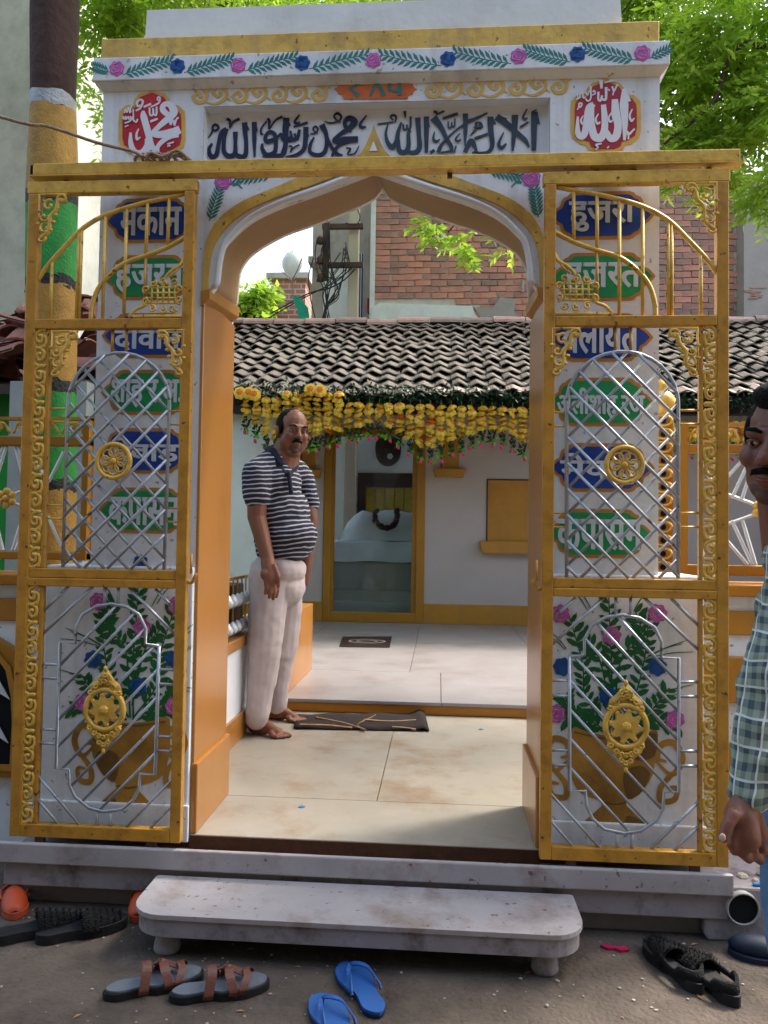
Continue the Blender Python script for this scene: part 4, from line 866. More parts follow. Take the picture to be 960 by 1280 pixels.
# ================================================================== STEP, PIPE BLOCK, MAT
bt = thing('step_bench', 'low white marble step slab with rounded ends in front of the plinth', 'step', (-.2, 2.35, 0))
def rrect(x0, x1, y0, y1, r0=.1):
    pts = []
    for cx, cy, a0 in ((x1-r0, y0+r0, -math.pi/2), (x1-.01, y1-.01, 0), (x0+.01, y1-.01, math.pi/2), (x0+r0, y0+r0, math.pi)):
        rr = r0 if cy < (y0+y1)/2 else .01
        for i in range(7): a = a0+i*math.pi/12; pts.append((cx+rr*math.cos(a), cy+rr*math.sin(a)))
    return pts
c0, c1 = G(172, 1135, .13), G(733, 1165, .13)
obj('slab', MB().poly_z(rrect(-.905, .432, 2.232, 2.49), .122, .136), 'marble_white', bt, bevel=.003)
obj('slab_underside', MB().poly_z(rrect(-.897, .424, 2.238, 2.488), .07, .1205), 'slab_side', bt, bevel=.004)
for x in (-.80, .32):
    mb = MB(); mb.lathe([(.036, 0), (.04, .01), (.038, .03), (.033, .05), (.036, .0695)], x, 2.30, 14); obj('leg', mb, 'slab_side', bt, smooth=True)
    obj('leg', MB().box(x-.035, x+.035, 2.43, 2.48, 0, .0695), 'slab_side', bt)

blk = thing('concrete_block', 'whitewashed concrete block with a black drain pipe mouth beside the plinth', 'block', (1.05, 2.75, 0))
mb = MB(); mb.poly_y([(.855, 0), (.845, .02), (.84, .155), (.86, .17), (1.5, .165), (1.5, 0)], 2.52, 2.95); obj('body', mb, 'slab_side', blk, bevel=.008)
pc = W(927, 1134, 2.515); mb = MB()
mb.lathe([(.050, 2.49), (.056, 2.49), (.057, 2.53), (.05, 2.53)], pc.x, pc.z, 24, ax='y')
pm = MB(); k = 24
for r, y in ((.045, 2.62), (.0455, 2.498), (.050, 2.498), (.051, 2.53)): pm.v += [(pc.x+r*math.cos(2*math.pi*j/k), y, pc.z-r*math.sin(2*math.pi*j/k)) for j in range(k)]
pm.f += [(i*k+j, i*k+(j+1) % k, (i+1)*k+(j+1) % k, (i+1)*k+j) for i in range(3) for j in range(k)]
obj('pipe', pm, 'pvc', blk, smooth=True)
obj('pipe_mouth', MB().lathe([(.0452, 2.505), (.0452, 2.51)], pc.x, pc.z, 24, ax='y'), 'black_hole', blk)
obj('rubble', MB().ball((1.07, 2.62, .175), (.03, .02, .012), 6, 4).ball((.99, 2.6, .172), (.02, .02, .01), 6, 4).ball((1.02, 2.57, .17), (.012, .015, .01), 6, 4), 'pebble', blk)
tag(obj('blue_scrap', MB().box(1.0, 1.035, 2.53, 2.545, .172, .177), 'scrap_blue'), 'torn blue scrap lying on the pipe block', 'scrap')
for (u, v), lab in (((377, 1009), 'small blue scrap on the front marble slab near the threshold'), ((601, 912), 'small blue scrap on the marble near the inner step')):
    p = G(u, v, FZ); mb = MB(); mb.poly_z([(p.x-.012, p.y-.008), (p.x+.002, p.y-.012), (p.x+.014, p.y), (p.x+.004, p.y+.006), (p.x+.002, p.y+.016), (p.x-.008, p.y+.006)], FZ+.001, FZ+.003); tag(obj('blue_scrap', mb, 'scrap_blue'), lab, 'scrap')
p = G(770, 1188, 0); mb = MB(); mb.poly_z([(p.x-.045, p.y+.012), (p.x-.025, p.y-.004), (p.x-.002, p.y), (p.x+.012, p.y-.014), (p.x+.038, p.y-.006), (p.x+.03, p.y+.016), (p.x+.004, p.y+.01), (p.x-.03, p.y+.02)], .001, .008); tag(obj('sweet_wrapper', mb, 'foil_pink'), 'crumpled pink foil wrapper on the street beside the step', 'wrapper')
# mat in front of the inner step
c = [G(367, 912, FZ), G(536, 915, FZ), G(530, 893, FZ), G(372, 895, FZ)]
rm = thing('door_mat', 'dark brown rumpled mat with tan streaks in front of the inner step', 'mat', tuple(c[0]))
mb = MB(); nx, ny = 26, 6; vs = []
for j in range(ny):
    for i in range(nx):
        s, t = i/(nx-1), j/(ny-1); q = c[0].lerp(c[1], s).lerp(c[3].lerp(c[2], s), t); z = .006+.004*math.sin(s*17+t*3)+.045*max(0, s-.88)**1*8*(t > .3)*.12+(.02*max(0, .04-abs(s-.95))*25 if s > .9 else 0)
        vs.append((q.x, q.y, FZ+z))
mb.add(vs, [(j*nx+i, j*nx+i+1, (j+1)*nx+i+1, (j+1)*nx+i) for j in range(ny-1) for i in range(nx-1)])
o = obj('mat', mb, 'mat_brown', rm, smooth=True); so = o.modifiers.new('s', 'SOLIDIFY'); so.thickness = .006; so.offset = 1
mb = MB()
for pts, w_ in (([(395, 896), (430, 903), (455, 911)], .012), ([(470, 893), (447, 905), (458, 912)], .01), ([(375, 905), (410, 906), (440, 909)], .02), ([(455, 899), (490, 901), (525, 899)], .018), ([(490, 908), (505, 909), (520, 911)], .018)):
    S = spline([tuple(G(u, v, FZ+.016)) for u, v in pts], 5); vs = []
    for i, p in enumerate(S):
        vs += [(p.x, p.y-w_/2, p.z), (p.x, p.y+w_/2, p.z), (p.x, p.y-w_/2, p.z-.009), (p.x, p.y+w_/2, p.z-.009)]
    n_ = len(S); mb.add(vs, [f_ for i in range(n_-1) for a in (4*i,) for f_ in ((a, a+4, a+5, a+1), (a, a+2, a+6, a+4), (a+1, a+5, a+7, a+3))])
obj('tan_streak', mb, 'mat_tan', rm)
c = [G(424, 809, UZ), G(487, 810, UZ), G(490, 796, UZ), G(428, 796, UZ)]
it = thing('floor_inlay', 'dark patterned tile set in the upper marble floor before the shrine door', 'tile', tuple(c[0])); 
obj('dark_tile', MB().poly_z([(p.x, p.y) for p in c], UZ+.001, UZ+.004), 'wood_dark', it)
mb = MB(); cc = (c[0]+c[2])/2
for rx, ry in ((.17, .14), (.1, .08)):
    vs = []; n_ = 24
    for i in range(n_): a = 2*math.pi*i/n_; vs += [(cc.x+rx*math.cos(a), cc.y+ry*math.sin(a), UZ+.0055), (cc.x+(rx-.02)*math.cos(a), cc.y+(ry-.02)*math.sin(a), UZ+.0055)]
    mb.add(vs, [(2*i, (2*i+2) % (2*n_), (2*i+3) % (2*n_), 2*i+1) for i in range(n_)])
obj('motif', mb, 'plaster_grey', it)

# ================================================================== FOOTWEAR
def foot_outline(L, wf_, wh, side=1, n=10):
    pts = [(0, 0), (.12, .40), (.35, .36), (.55, .44), (.72, .5), (.88, .42), (.97, .22), (1, .02), (.96, -.2), (.85, -.36), (.7, -.45), (.5, -.40), (.3, -.36), (.12, -.36)]
    return [(a*L-L/2, b*(wf_ if a > .45 else wh)*side) for a, b in [(p[0], p[1]) for p in closed(pts, 3)]]
def place(par, loc, rz):
    par.location = loc; par.rotation_euler = (0, 0, rz)
def sole(name, par, L, w_, z0, z1, m_, side=1, k=1.0, bevel=.003):
    return obj(name, MB().poly_z([(a*k, b*k) for a, b in foot_outline(L, w_, w_*.8, side)], z0, z1), m_, par, bevel=bevel)
def strap(mb, pts, width, th=.003, n=5):
    S = spline(pts, n); vs = []; k = len(S)
    for i, p in enumerate(S):
        t = (S[min(i+1, k-1)]-S[max(i-1, 0)]).normalized(); c = Vector((1, 0, 0)); c = (c-t*t.dot(c)).normalized(); nn = t.cross(c)
        ww = width[0]+(width[1]-width[0])*i/(k-1) if hasattr(width, '__len__') else width
        for a, b in ((-.5, 0), (.5, 0), (.5, 1), (-.5, 1)): vs.append(p+c*ww*a+nn*th*b)
    fs = [(i*4+j, i*4+(j+1) % 4, (i+1)*4+(j+1) % 4, (i+1)*4+j) for i in range(k-1) for j in range(4)]+[(3, 2, 1, 0), (4*k-4, 4*k-3, 4*k-2, 4*k-1)]
    return mb.add(vs, fs)
def leather_sandal(lab, loc, rz):
    t = thing('sandal', lab, 'sandal', group='brown strapped sandals')
    sole('outsole', t, .27, .095, .0, .020, 'rubber_black'); sole('footbed', t, .262, .09, .0205, .027, 'sandal_sole', k=.97)
    for x0, x1, hh, wd in ((-.035, -.012, .052, .026), (.03, .015, .04, .024), (.055, .085, .032, .02)):
        mb = MB(); strap(mb, [(x0, -.043, .012), (x0+.002, -.046, .03), ((x0+x1)/2, -.025, hh+.02), ((x0+x1)/2, .01, hh+.024), (x1, .042, .035), (x1, .045, .012)], wd, .004); obj('strap', mb, 'leather_brown', t, smooth=False, bevel=.001)
    mb = MB(); strap(mb, [(-.02, .02, .06), (.02, .03, .052), (.07, -.005, .045)], .02, .003); mb2 = mb; obj('cross_strap', mb2, 'leather_brown', t)
    place(t, loc, rz); return t
g1, g2 = G(193, 1236), G(275, 1243)
leather_sandal('left sandal of the brown strapped pair in front of the step', (g1.x, g1.y, .001), R(28)); leather_sandal('right sandal of the brown strapped pair in front of the step', (g2.x, g2.y, .001), R(20))
def flipflop(lab, loc, rz, side):
    t = thing('flip_flop', lab, 'flip-flop', group='blue rubber flip-flops')
    sole('outsole', t, .26, .10, 0, .009, 'rubber_navy', side); sole('footbed', t, .26, .10, .0095, .018, 'rubber_blue', side)
    mb = MB()
    for s_ in (-1, 1): strap(mb, [(.085, .004*side, .018), (.075, .006*s_, .036), (.03, .028*s_, .044), (-.015, .040*s_, .028), (-.03, .042*s_, .014)], (.009, .016), .004)
    obj('thong_strap', mb, 'rubber_blue', t); place(t, loc, rz); return t
g1, g2 = G(452, 1240), G(420, 1279)
flipflop('upper flip-flop of the blue pair, lying askew below the step', (g1.x, g1.y, .001), R(117), 1); flipflop('lower flip-flop of the blue pair, cut by the bottom edge of the photo', (g2.x, g2.y-.02, .001), R(122), -1)
def clog(lab, loc, rz, tilt=0):
    t = thing('clog', lab, 'clog', group='orange rubber clogs')
    sole('sole', t, .2, .085, 0, .022, 'rubber_orange', bevel=.006)
    mb = MB(); k = 16; rows = []
    for i in range(8):
        s = i/7; x = -.012+s*.108; hw_ = .040*math.sqrt(max(0, 1-(max(0, s-.35)/.68)**2)); hh = .052*(1-s**2.2*.75)
        rows.append([(x+(.012*math.cos(math.pi*(j/k))**2 if i == 0 else 0), hw_*math.cos(math.pi*j/k), .016+hh*math.sin(math.pi*j/k)) for j in range(k+1)])
    vs = [p for r_ in rows for p in r_]; mb.add(vs, [(i*(k+1)+j, i*(k+1)+j+1, (i+1)*(k+1)+j+1, (i+1)*(k+1)+j) for i in range(7) for j in range(k)])
    o = obj('upper', mb, 'rubber_orange', t, smooth=True); q = o.modifiers.new('s', 'SOLIDIFY'); q.thickness = .005
    mb = MB(); mb.tube(spline([(-.005, .040, .028), (-.06, .040, .035), (-.095, 0, .04), (-.06, -.040, .035), (-.005, -.040, .028)], 4), .006, 6); obj('heel_rim', mb, 'rubber_orange', t, smooth=True)
    place(t, loc, rz); return t
g1, g2 = G(18, 1134), G(166, 1138)
c1_ = clog('orange rubber clog at the left edge of the photo', (g1.x, g1.y, .002), R(-60)); clog('orange rubber clog half hidden behind the left end of the step', (g2.x+.03, g2.y+.01, .002), R(-80))
def fuzzy(lab, loc, rz, grp, big=1.0, heel=False):
    t = thing('slipper', lab, 'slipper', group=grp)
    sole('outsole', t, .27*big, .10*big, 0, .03, 'rubber_black', bevel=.006)
    mb = MB(); k = 12; rows = []
    for i in range(7):
        s = i/6; x = -.005+s*.115*big; hw_ = .05*big*math.sqrt(max(0, 1-(s*.85)**2)); hh = .055*(1-s*.5)
        rows.append([(x, hw_*math.cos(math.pi*j/k), .015+hh*math.sin(math.pi*j/k)) for j in range(k+1)])
    mb.add([p for r_ in rows for p in r_], [(i*(k+1)+j, i*(k+1)+j+1, (i+1)*(k+1)+j+1, (i+1)*(k+1)+j) for i in range(6) for j in range(k)])
    o = obj('upper', mb, 'fuzz_black', t, smooth=True); q = o.modifiers.new('s', 'SOLIDIFY'); q.thickness = .006
    fz = MB()
    for i in range(500):
        r_ = rows[rng.integers(0, 7)]; p = Vector(r_[rng.integers(1, k)]); d = Vector((rng.normal(0, .4), p.y*12, .5)).normalized()*.014; e = Vector((-d.y, d.x, 0)).normalized()*.0012
        fz.add([p-e, p+e, p+d+Vector((rng.normal(0, .004), rng.normal(0, .004), 0))], [(0, 1, 2)])
    obj('fur', fz, 'fuzz_black', o); 
    if heel:
        hw2 = MB(); S = spline([(.02, .043, 0), (-.07, .045, 0), (-.122, 0, 0), (-.07, -.045, 0), (.02, -.043, 0)], 5); n2_ = len(S); hh_ = [.050-.012*math.sin(math.pi*i/(n2_-1)) + (.018 if abs(i-n2_/2) < n2_*.25 else 0) for i in range(n2_)]
        hw2.add([(p.x*q, p.y*q, z_) for p, h_ in zip(S, hh_) for q, z_ in ((1, .025), (.97, h_), (.86, h_), (.88, .03))], [(i*4+j, i*4+4+j, i*4+4+(j+1) % 4, i*4+(j+1) % 4) for i in range(n2_-1) for j in range(4)]); obj('heel_wall', hw2, 'fuzz_black', t, smooth=True)
    place(t, loc, rz); return t
for (u, v), a, lab in (((48, 1168), 33, 'left slipper of the black fuzzy pair near the orange clog'), ((103, 1168), 31, 'right slipper of the black fuzzy pair near the orange clog')):
    g_ = G(u, v); fuzzy(lab, (g_.x, g_.y, .001), R(a), 'black fuzzy slippers')
for (u, v), a, lab in (((842, 1213), 108, 'left shoe of the black pair on the street near the pipe block'), ((882, 1228), 112, 'right shoe of the black pair on the street near the pipe block')):
    g_ = G(u, v); fuzzy(lab, (g_.x, g_.y, .001), R(a), 'black slip-on shoes', .95, True)
g_ = G(958, 1200); sh = thing('shoe', 'dark navy rubber shoe at the right edge beside the pipe block', 'shoe'); sole('outsole', sh, .27, .1, 0, .016, 'rubber_navy')
mb = MB(); mb.ball((.05, 0, .03), (.085, .042, .035), 12, 7); obj('upper', mb, 'rubber_navy', sh, smooth=True); place(sh, (g_.x+.03, g_.y, .001), R(165))

# ================================================================== SHRINE BUILDING BEHIND THE PASSAGE
BY = 8.6
sh_ = thing('shrine_house', 'low shrine house with pale pink wall, glazed gold door and old clay tiled roof', 'house', (-.7, BY, UZ))
dx0, dx1, dz1 = -1.217, -.258, H+1.14
mb = MB(); mb.poly_y([(-2.3, UZ), (-2.3, H+1.75), (5.2, H+1.75), (5.2, UZ), (dx1+.09, UZ), (dx1+.09, dz1+.08), (dx0-.09, dz1+.08), (dx0-.09, UZ)], BY, BY+.18, holes=[])
obj('wall', mb, 'wall_pink', sh_)
dr = obj('door_frame', MB().box(dx0-.085, dx0, BY-.02, BY+.12, UZ, dz1+.08).box(dx1, dx1+.095, BY-.02, BY+.12, UZ, dz1+.08).box(dx0, dx1, BY-.018, BY+.118, dz1, dz1+.08).box(dx0, dx1, BY-.018, BY+.118, UZ, UZ+.11), 'wood_gold', sh_, bevel=.006)
def pane_mat():
    m = bpy.data.materials.new('door_pane'); m.use_nodes = True; n = m.node_tree.nodes; L = m.node_tree.links; n.remove(n['Principled BSDF'])
    t = n.new('ShaderNodeBsdfTransparent'); t.inputs[0].default_value = (.97, .985, 1, 1); g = n.new('ShaderNodeBsdfGlossy'); g.inputs['Roughness'].default_value = .02
    fz = n.new('ShaderNodeFresnel'); fz.inputs[0].default_value = 1.45; x = n.new('ShaderNodeMixShader'); mu = n.new('ShaderNodeMath'); mu.operation = 'MULTIPLY'; mu.inputs[1].default_value = .3; L.new(fz.outputs[0], mu.inputs[0]); L.new(mu.outputs[0], x.inputs[0]); L.new(t.outputs[0], x.inputs[1]); L.new(g.outputs[0], x.inputs[2]); L.new(x.outputs[0], n['Material Output'].inputs[0]); M['door_pane'] = m
pane_mat()
obj('glass', MB().box(dx0+.0, dx1, BY+.05, BY+.056, UZ+.11, dz1), 'door_pane', dr)
obj('door_stile', MB().box(dx0, dx0+.03, BY+.03, BY+.08, UZ+.11, dz1), 'wood_gold', dr); obj('door_stile', MB().box(dx1-.05, dx1, BY+.03, BY+.08, UZ+.11, dz1), 'wood_gold', dr)
obj('latch_plate', MB().box(dx0+.0, dx0+.035, BY+.015, BY+.03, H+.12, H+.26), 'wood_gold', dr)
for a, b in ((-2.6, dx0-.086), (dx1+.096, 5.0)): obj('skirting', MB().box(a, b, BY-.02, BY, UZ, H-.735), 'gold_wall', sh_, bevel=.004)
for (u0, u1, v0, v1), (e0, e1, w0, w1) in (((552, 574, 545, 585), (541, 583, 586, 596)), ((377, 395, 560, 586), (377, 402, 587, 597)), ((609, 690, 601, 677), (599, 700, 678, 691))):
    a, b = W(u0, v1, BY), W(u1, v0, BY); nn = obj('niche', MB().box(a.x, b.x, BY-.012, BY+.01, a.z, b.z), 'gold_wall', sh_, bevel=.004)
    t = .012; obj('niche_edge', MB().box(a.x-t, a.x-.001, BY-.016, BY+.005, a.z, b.z+t).box(a.x, b.x, BY-.016, BY+.005, b.z+.001, b.z+t), 'wood_dark', nn)
    a, b = W(e0, w1, BY-.08), W(e1, w0, BY-.08); obj('ledge', MB().poly_y([(a.x+.03, a.z), (b.x-.03, a.z), (b.x, b.z), (a.x, b.z)], BY-.10, BY-.001), 'gold_wall', nn, bevel=.008)
obj('side_wall', MB().box(-3.1, -1.72, 8.1, BY-.001, UZ, H+1.62), 'white_smooth', sh_)
obj('side_skirting', MB().box(-3.1, -1.71, 8.085, 8.1, UZ, UZ+.22), 'gold_wall', sh_)
# room inside, left wall kept low and ceiling left open to let daylight in
mb = MB(); X0, X1, Y1, Z1 = -2.2, .9, 10.85, H+1.9
mb.quad((X0, Y1, UZ), (X1, Y1, UZ), (X1, Y1, Z1), (X0, Y1, Z1)); mb.quad((X0, BY+.18, UZ), (X0, Y1, UZ), (X0, Y1, UZ+.5), (X0, BY+.18, UZ+.5)); mb.quad((X1, BY+.18, UZ), (X1, BY+.18, Z1), (X1, Y1, Z1), (X1, Y1, UZ)); 
obj('room_wall', mb, 'room_white', sh_); obj('room_floor', MB().box(X0, X1, BY+.001, Y1, UZ-.03, UZ+.01), 'tomb_base', sh_)
a, b = W(447, 640, 10.84), W(522, 592, 10.84)
wf2 = obj('inner_window', MB().box(a.x, a.x+.11, 10.8, 10.845, a.z-.25, b.z).box(b.x-.05, b.x+.05, 10.8, 10.845, a.z-.25, b.z).box(a.x+.11, b.x-.05, 10.8, 10.845, b.z-.2, b.z), 'wood_dark', sh_)
for i in range(5): obj('window_pane', MB().box(a.x+.12+i*.135, a.x+.245+i*.135, 10.82, 10.84, a.z-.25, b.z-.21), 'glass_yellow' if i % 2 else 'glass_yellow', wf2)
tb = thing('tomb', 'tomb on a stepped base under a white cloth inside the shrine room', 'tomb', (-.6, 9.8, UZ+.01))
for v0, v1, yy, dz in ((752, 766, 9.15, 0), (738, 752, 9.3, 0), (702, 738, 9.45, 0)):
    a, b = W(440, v1, yy), W(440, v0, yy); obj('base', MB().box(-1.9, .6, yy, 10.8, UZ+.011, b.z), 'tomb_base', tb, bevel=.01)
zb = W(440, 702, 9.45).z; zt = W(440, 676, 9.40).z
mb = MB(); nx = 30; prof = [(9.40, zb+.005), (9.39, (zb+zt)/2), (9.41, zt-.02), (9.47, zt), (9.9, zt+.01), (10.7, zt)]; vs = []
for i in range(nx):
    for y, z in prof: vs.append((-1.62+i*.07, y+.02*math.sin(i*.9)*(z < zt-.01), z+.008*math.sin(i*.7+y*4)))
mb.add(vs, [(i*6+j, (i+1)*6+j, (i+1)*6+j+1, i*6+j+1) for i in range(nx-1) for j in range(5)]); obj('cloth', mb, 'cloth_white', tb, smooth=True)
mb = MB(); c = W(500, 655, 9.75); vs = []; n1, n2 = 20, 12
for i in range(n1):
    x = -1.28+i*.10; e = min(1, (i*.10)/.3)**.5; 
    for j in range(n2): an = math.pi*j/(n2-1); vs.append((x+.01*math.sin(j*2), 9.85-.34*math.cos(an)*e, zt+.005+(.38+.02*math.sin(i*1.3+j))*math.sin(an)*e))
mb.add(vs, [(i*n2+j, (i+1)*n2+j, (i+1)*n2+j+1, i*n2+j+1) for i in range(n1-1) for j in range(n2-1)]); obj('draped_mound', mb, 'cloth_white', tb, smooth=True)
gt = thing('flower_garland', 'dark maroon flower garland lying in a loop on the white tomb cloth', 'garland', (-.6, 9.5, zt+.1))
for i in range(26):
    an = math.pi*(.86+1.28*i/25)
    u = 483+14*math.cos(an); v = 645-15*math.sin(an); p = W(u, v, 9.5)
    mbb = MB().ball((p.x+rng.normal(0, .006), 9.46+.015*rng.normal(), p.z), rng.uniform(.028, .042), 6, 4); obj('flower', mbb, 'flower_maroon', gt)
p = W(485, 566, 10.8); q = obj('wall_plaque', MB().poly_y(closed([(p.x-.15, p.z+.2), (p.x-.16, p.z-.08), (p.x, p.z-.19), (p.x+.16, p.z-.08), (p.x+.15, p.z+.2)], 4), 10.80, 10.849), 'wood_dark', None, bevel=.01); tag(q, 'dark arched wooden plaque hanging above the tomb window', 'plaque')
obj('face', MB().poly_y(rosette_pts(p.x+.03, p.z-.05, .04, 6, .1), 10.785, 10.799), 'cloth_white', q)
o = structure(obj('courtyard_wall', MB().box(4.25, 4.4, 3.6, 8.6, 0, 1.9), 'wall_pink')); o['label'] = 'pale pink side wall of the courtyard'

# ---- clay tiled roof
EY, EZ, RY, RZ = 7.75, H+1.44, 10.2, H+2.86; pitch = math.atan2(RZ-EZ, RY-EY); slope_len = math.hypot(RY-EY, RZ-EZ); ROWS = 13; ex = slope_len/ROWS; TW = .188
def tile_mesh(jit):
    mb = MB(); n = 10; L = ex+.07; vs = []
    for th in (0, -.013):
        for t in (0, 1):
            for i in range(n+1):
                a = i/n; x = (a-.5)*(TW+.012); w_ = math.sin(a*2*math.pi-.6); z = .0135*w_+(.004*(w_ > .7)) + th
                vs.append((x*(1-.04*t), t*L, z+(.030 if t == 0 else -.012)+jit*math.sin(a*5+t)))
    m_ = n+1
    fs = [(i, i+1, m_+i+1, m_+i) for i in range(n)]+[(2*m_+i, 3*m_+i, 3*m_+i+1, 2*m_+i+1) for i in range(n)]+[(i, 2*m_+i, 2*m_+i+1, i+1) for i in range(n)]+[(m_+i, m_+i+1, 3*m_+i+1, 3*m_+i) for i in range(n)]+[(0, m_, 3*m_, 2*m_), (n, 2*m_+n, 3*m_+n, m_+n)]
    return mb.add(vs, fs)
tms = []
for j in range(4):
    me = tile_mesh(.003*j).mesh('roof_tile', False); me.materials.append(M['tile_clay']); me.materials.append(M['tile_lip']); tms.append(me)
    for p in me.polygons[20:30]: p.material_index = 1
tme = tms[0].copy(); tme.materials.clear(); tme.materials.append(M['tile_eave'])
hid = MB()
for r_ in range(ROWS):
    for c_ in range(-17, 35):
        x = c_*TW+.03*(r_ % 2)+rng.normal(0, .006); y = EY+r_*ex*math.cos(pitch); 
        z = EZ+r_*ex*math.sin(pitch)+rng.normal(0, .006)+.010*math.sin(x*1.7+r_*.4)+.02*(x-(-.6))/3
        vis = (-2.3-.075*r_ <= x <= 1.0+.03*r_) or (2.15+.05*r_ <= x <= 3.45+.07*r_)
        rot = Matrix.Translation((x, y, z)) @ Matrix.Rotation(pitch, 4, 'X') @ Matrix.Rotation(rng.normal(0, .02), 4, 'Z') @ Matrix.Rotation(rng.normal(0, .02), 4, 'Y')
        if vis and r_ < 11:
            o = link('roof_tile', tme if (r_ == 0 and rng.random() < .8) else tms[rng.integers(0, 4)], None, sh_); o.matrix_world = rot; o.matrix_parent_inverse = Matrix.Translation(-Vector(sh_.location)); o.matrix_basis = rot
        else:
            src = tms[0]; hid.add([rot @ v.co for v in src.vertices], [tuple(p.vertices) for p in src.polygons])
o = obj('roof_tiles', hid, 'tile_clay', sh_); o['kind'] = 'stuff'
obj('roof_deck', MB().add([(-3.15, EY+.12, EZ-.01), (6.5, EY+.12, EZ+.03), (6.5, RY+.02, RZ-.02), (-3.15, RY+.02, RZ-.04), (-3.15, EY+.12, EZ-.06), (6.5, EY+.12, EZ-.03), (6.5, RY+.02, RZ-.09), (-3.15, RY+.02, RZ-.09)], [(0, 1, 2, 3), (4, 7, 6, 5), (0, 4, 5, 1), (1, 5, 6, 2), (2, 6, 7, 3), (3, 7, 4, 0)]), 'wood_dark', sh_)
obj('eave_beam', MB().box(-3.15, 6.5, EY+.16, EY+.26, EZ-.16, EZ-.03), 'wood_dark', sh_)
for i in range(16): obj('rafter', MB().box(-3.1+i*.6, -3.03+i*.6, EY+.14, BY, EZ-.07, EZ-.035).mesh and MB().add([(x_, y_, z_) for x_ in (-3.1+i*.6, -3.03+i*.6) for y_, z_ in ((EY+.1, EZ-.05), (EY+.1, EZ-.10), (BY+.1, EZ+.44), (BY+.1, EZ+.38))], [(0, 1, 3, 2), (4, 6, 7, 5), (0, 2, 6, 4), (1, 5, 7, 3), (0, 4, 5, 1), (2, 3, 7, 6)]), 'wood_dark', sh_)
for i in range(20):
    x = -3.1+i*.42; hz = RZ+.02+rng.normal(0, .008); mb = MB(); k = 8; vs = []
    for xx, rr in ((x, .075), (x+.41, .068)):
        for j in range(k+1): a = math.pi*j/k; vs.append((xx, RY+.02+rr*1.3*math.cos(a), hz-.03+rr*1.3*math.sin(a)))
    mb.add(vs, [(j, j+1, k+2+j, k+1+j) for j in range(k)]+[tuple(range(k, -1, -1)), tuple(range(k+1, 2*k+2))]); obj('ridge_tile', mb, 'ridge_pink', sh_)

# ---- marigold toran under the eave
TY = 7.72
tr_ = thing('marigold_toran', 'long toran of yellow marigold strings with green leaves and pink buds under the eave', 'toran', (-.6, TY, H+1.3))
def flower_mesh():
    mb = MB()
    for k, (r, z) in enumerate(((.053, -.008), (.050, .004), (.040, .015), (.026, .024))):
        n = 14; vs = [(0, 0, z+.006)]; 
        for i in range(n): a = 2*math.pi*i/n+k; rr = r*(1+.16*(i % 2)); vs.append((rr*math.cos(a), rr*math.sin(a), z-.004*(i % 2)))
        mb.add(vs, [(0, 1+i, 1+(i+1) % n) for i in range(n)])
    mb.ball((0, 0, -.004), (.044, .044, .016), 8, 4)
    return mb.mesh('flower')
fm = flower_mesh(); fm.materials.append(M['marigold']); fm.materials.append(M['marigold_orange'])
for p in fm.polygons[42:56]: p.material_index = 1
fm_ = fm; fo = fm.copy(); fo.materials.clear(); fo.materials.append(M['marigold_orange'])
def leafclump(n, r, rz, m_, L=.05):
    mb = MB()
    for i in range(n):
        p = Vector((rng.normal(0, r), rng.normal(0, r), rng.normal(0, rz))); d = Vector((rng.normal(), rng.normal(), rng.normal()-.5)).normalized(); e = d.orthogonal().normalized()*L*.3; q = p+d*L
        mb.add([p, p+d*L*.5+e, q, p+d*L*.5-e], [(0, 1, 2, 3)])
    me = mb.mesh('leaf_clump'); me.materials.append(M[m_]); return me
lgs = [leafclump(26, .018, .05, 'garland_green') for _ in range(3)]; lll = [leafclump(7, .01, .01, 'garland_lime', .055) for _ in range(3)]
bm3 = MB().ball((0, 0, 0), (.018, .018, .022), 7, 5).ball((.008, 0, -.015), (.011, .011, .015), 6, 4).mesh('bud', True); bm3.materials.append(M['bud_pink'])
bot = [(303, 520), (318, 528), (335, 545), (360, 552), (400, 545), (440, 535), (470, 527), (490, 534), (510, 548), (530, 560), (550, 556), (575, 548), (600, 538), (625, 537), (645, 549), (665, 560), (820, 560), (850, 548), (880, 556), (915, 552), (960, 560)]
us = list(np.arange(308, 668, 12.8))+list(np.arange(826, 962, 13))
nf = 0
for u in us:
    vb = float(np.interp(u, [b[0] for b in bot], [b[1] for b in bot])); vt = 497 if u < 350 else (490 if u < 430 else 503+.03*(u-430))
    if u > 800: vt = 528
    a, b = W(u, vt, TY), W(u, vb, TY); st = obj('string', MB().tube([(a.x, TY, a.z+.05), (b.x, TY, b.z-.12)], .003, 4), 'garland_lime', tr_)
    n = max(2, int((a.z-b.z)/.046))
    for i in range(n):
        nf += 1
        z = a.z-(a.z-b.z)*(i+.5)/n; o = link('flower', fo if rng.random() < .05 else fm, None, st); s_ = rng.uniform(.85, 1.15)
        o.matrix_basis = Matrix.Translation((a.x+rng.normal(0, .008), TY-.0+rng.normal(0, .01), z)) @ Matrix.Rotation(rng.normal(0, .3)+.35, 4, 'X') @ Matrix.Rotation(rng.normal(0, .35), 4, 'Y') @ Matrix.Scale(s_, 4); 
    o = link('leaf_clump', lgs[nf % 3], None, st); o['kind'] = 'stuff'; o.location = (b.x, TY, b.z-.04)
    if u < 700 or nf % 2: 
        o = link('leaf_clump', lll[nf % 3], None, st); o['kind'] = 'stuff'; o.location = (b.x+rng.normal(0, .01), TY-.01, b.z-.115+rng.normal(0, .01)); o = link('bud', bm3, None, st); o.location = (b.x+rng.normal(0, .014), TY-.02, b.z-.15+rng.normal(0, .012))
mb = MB()
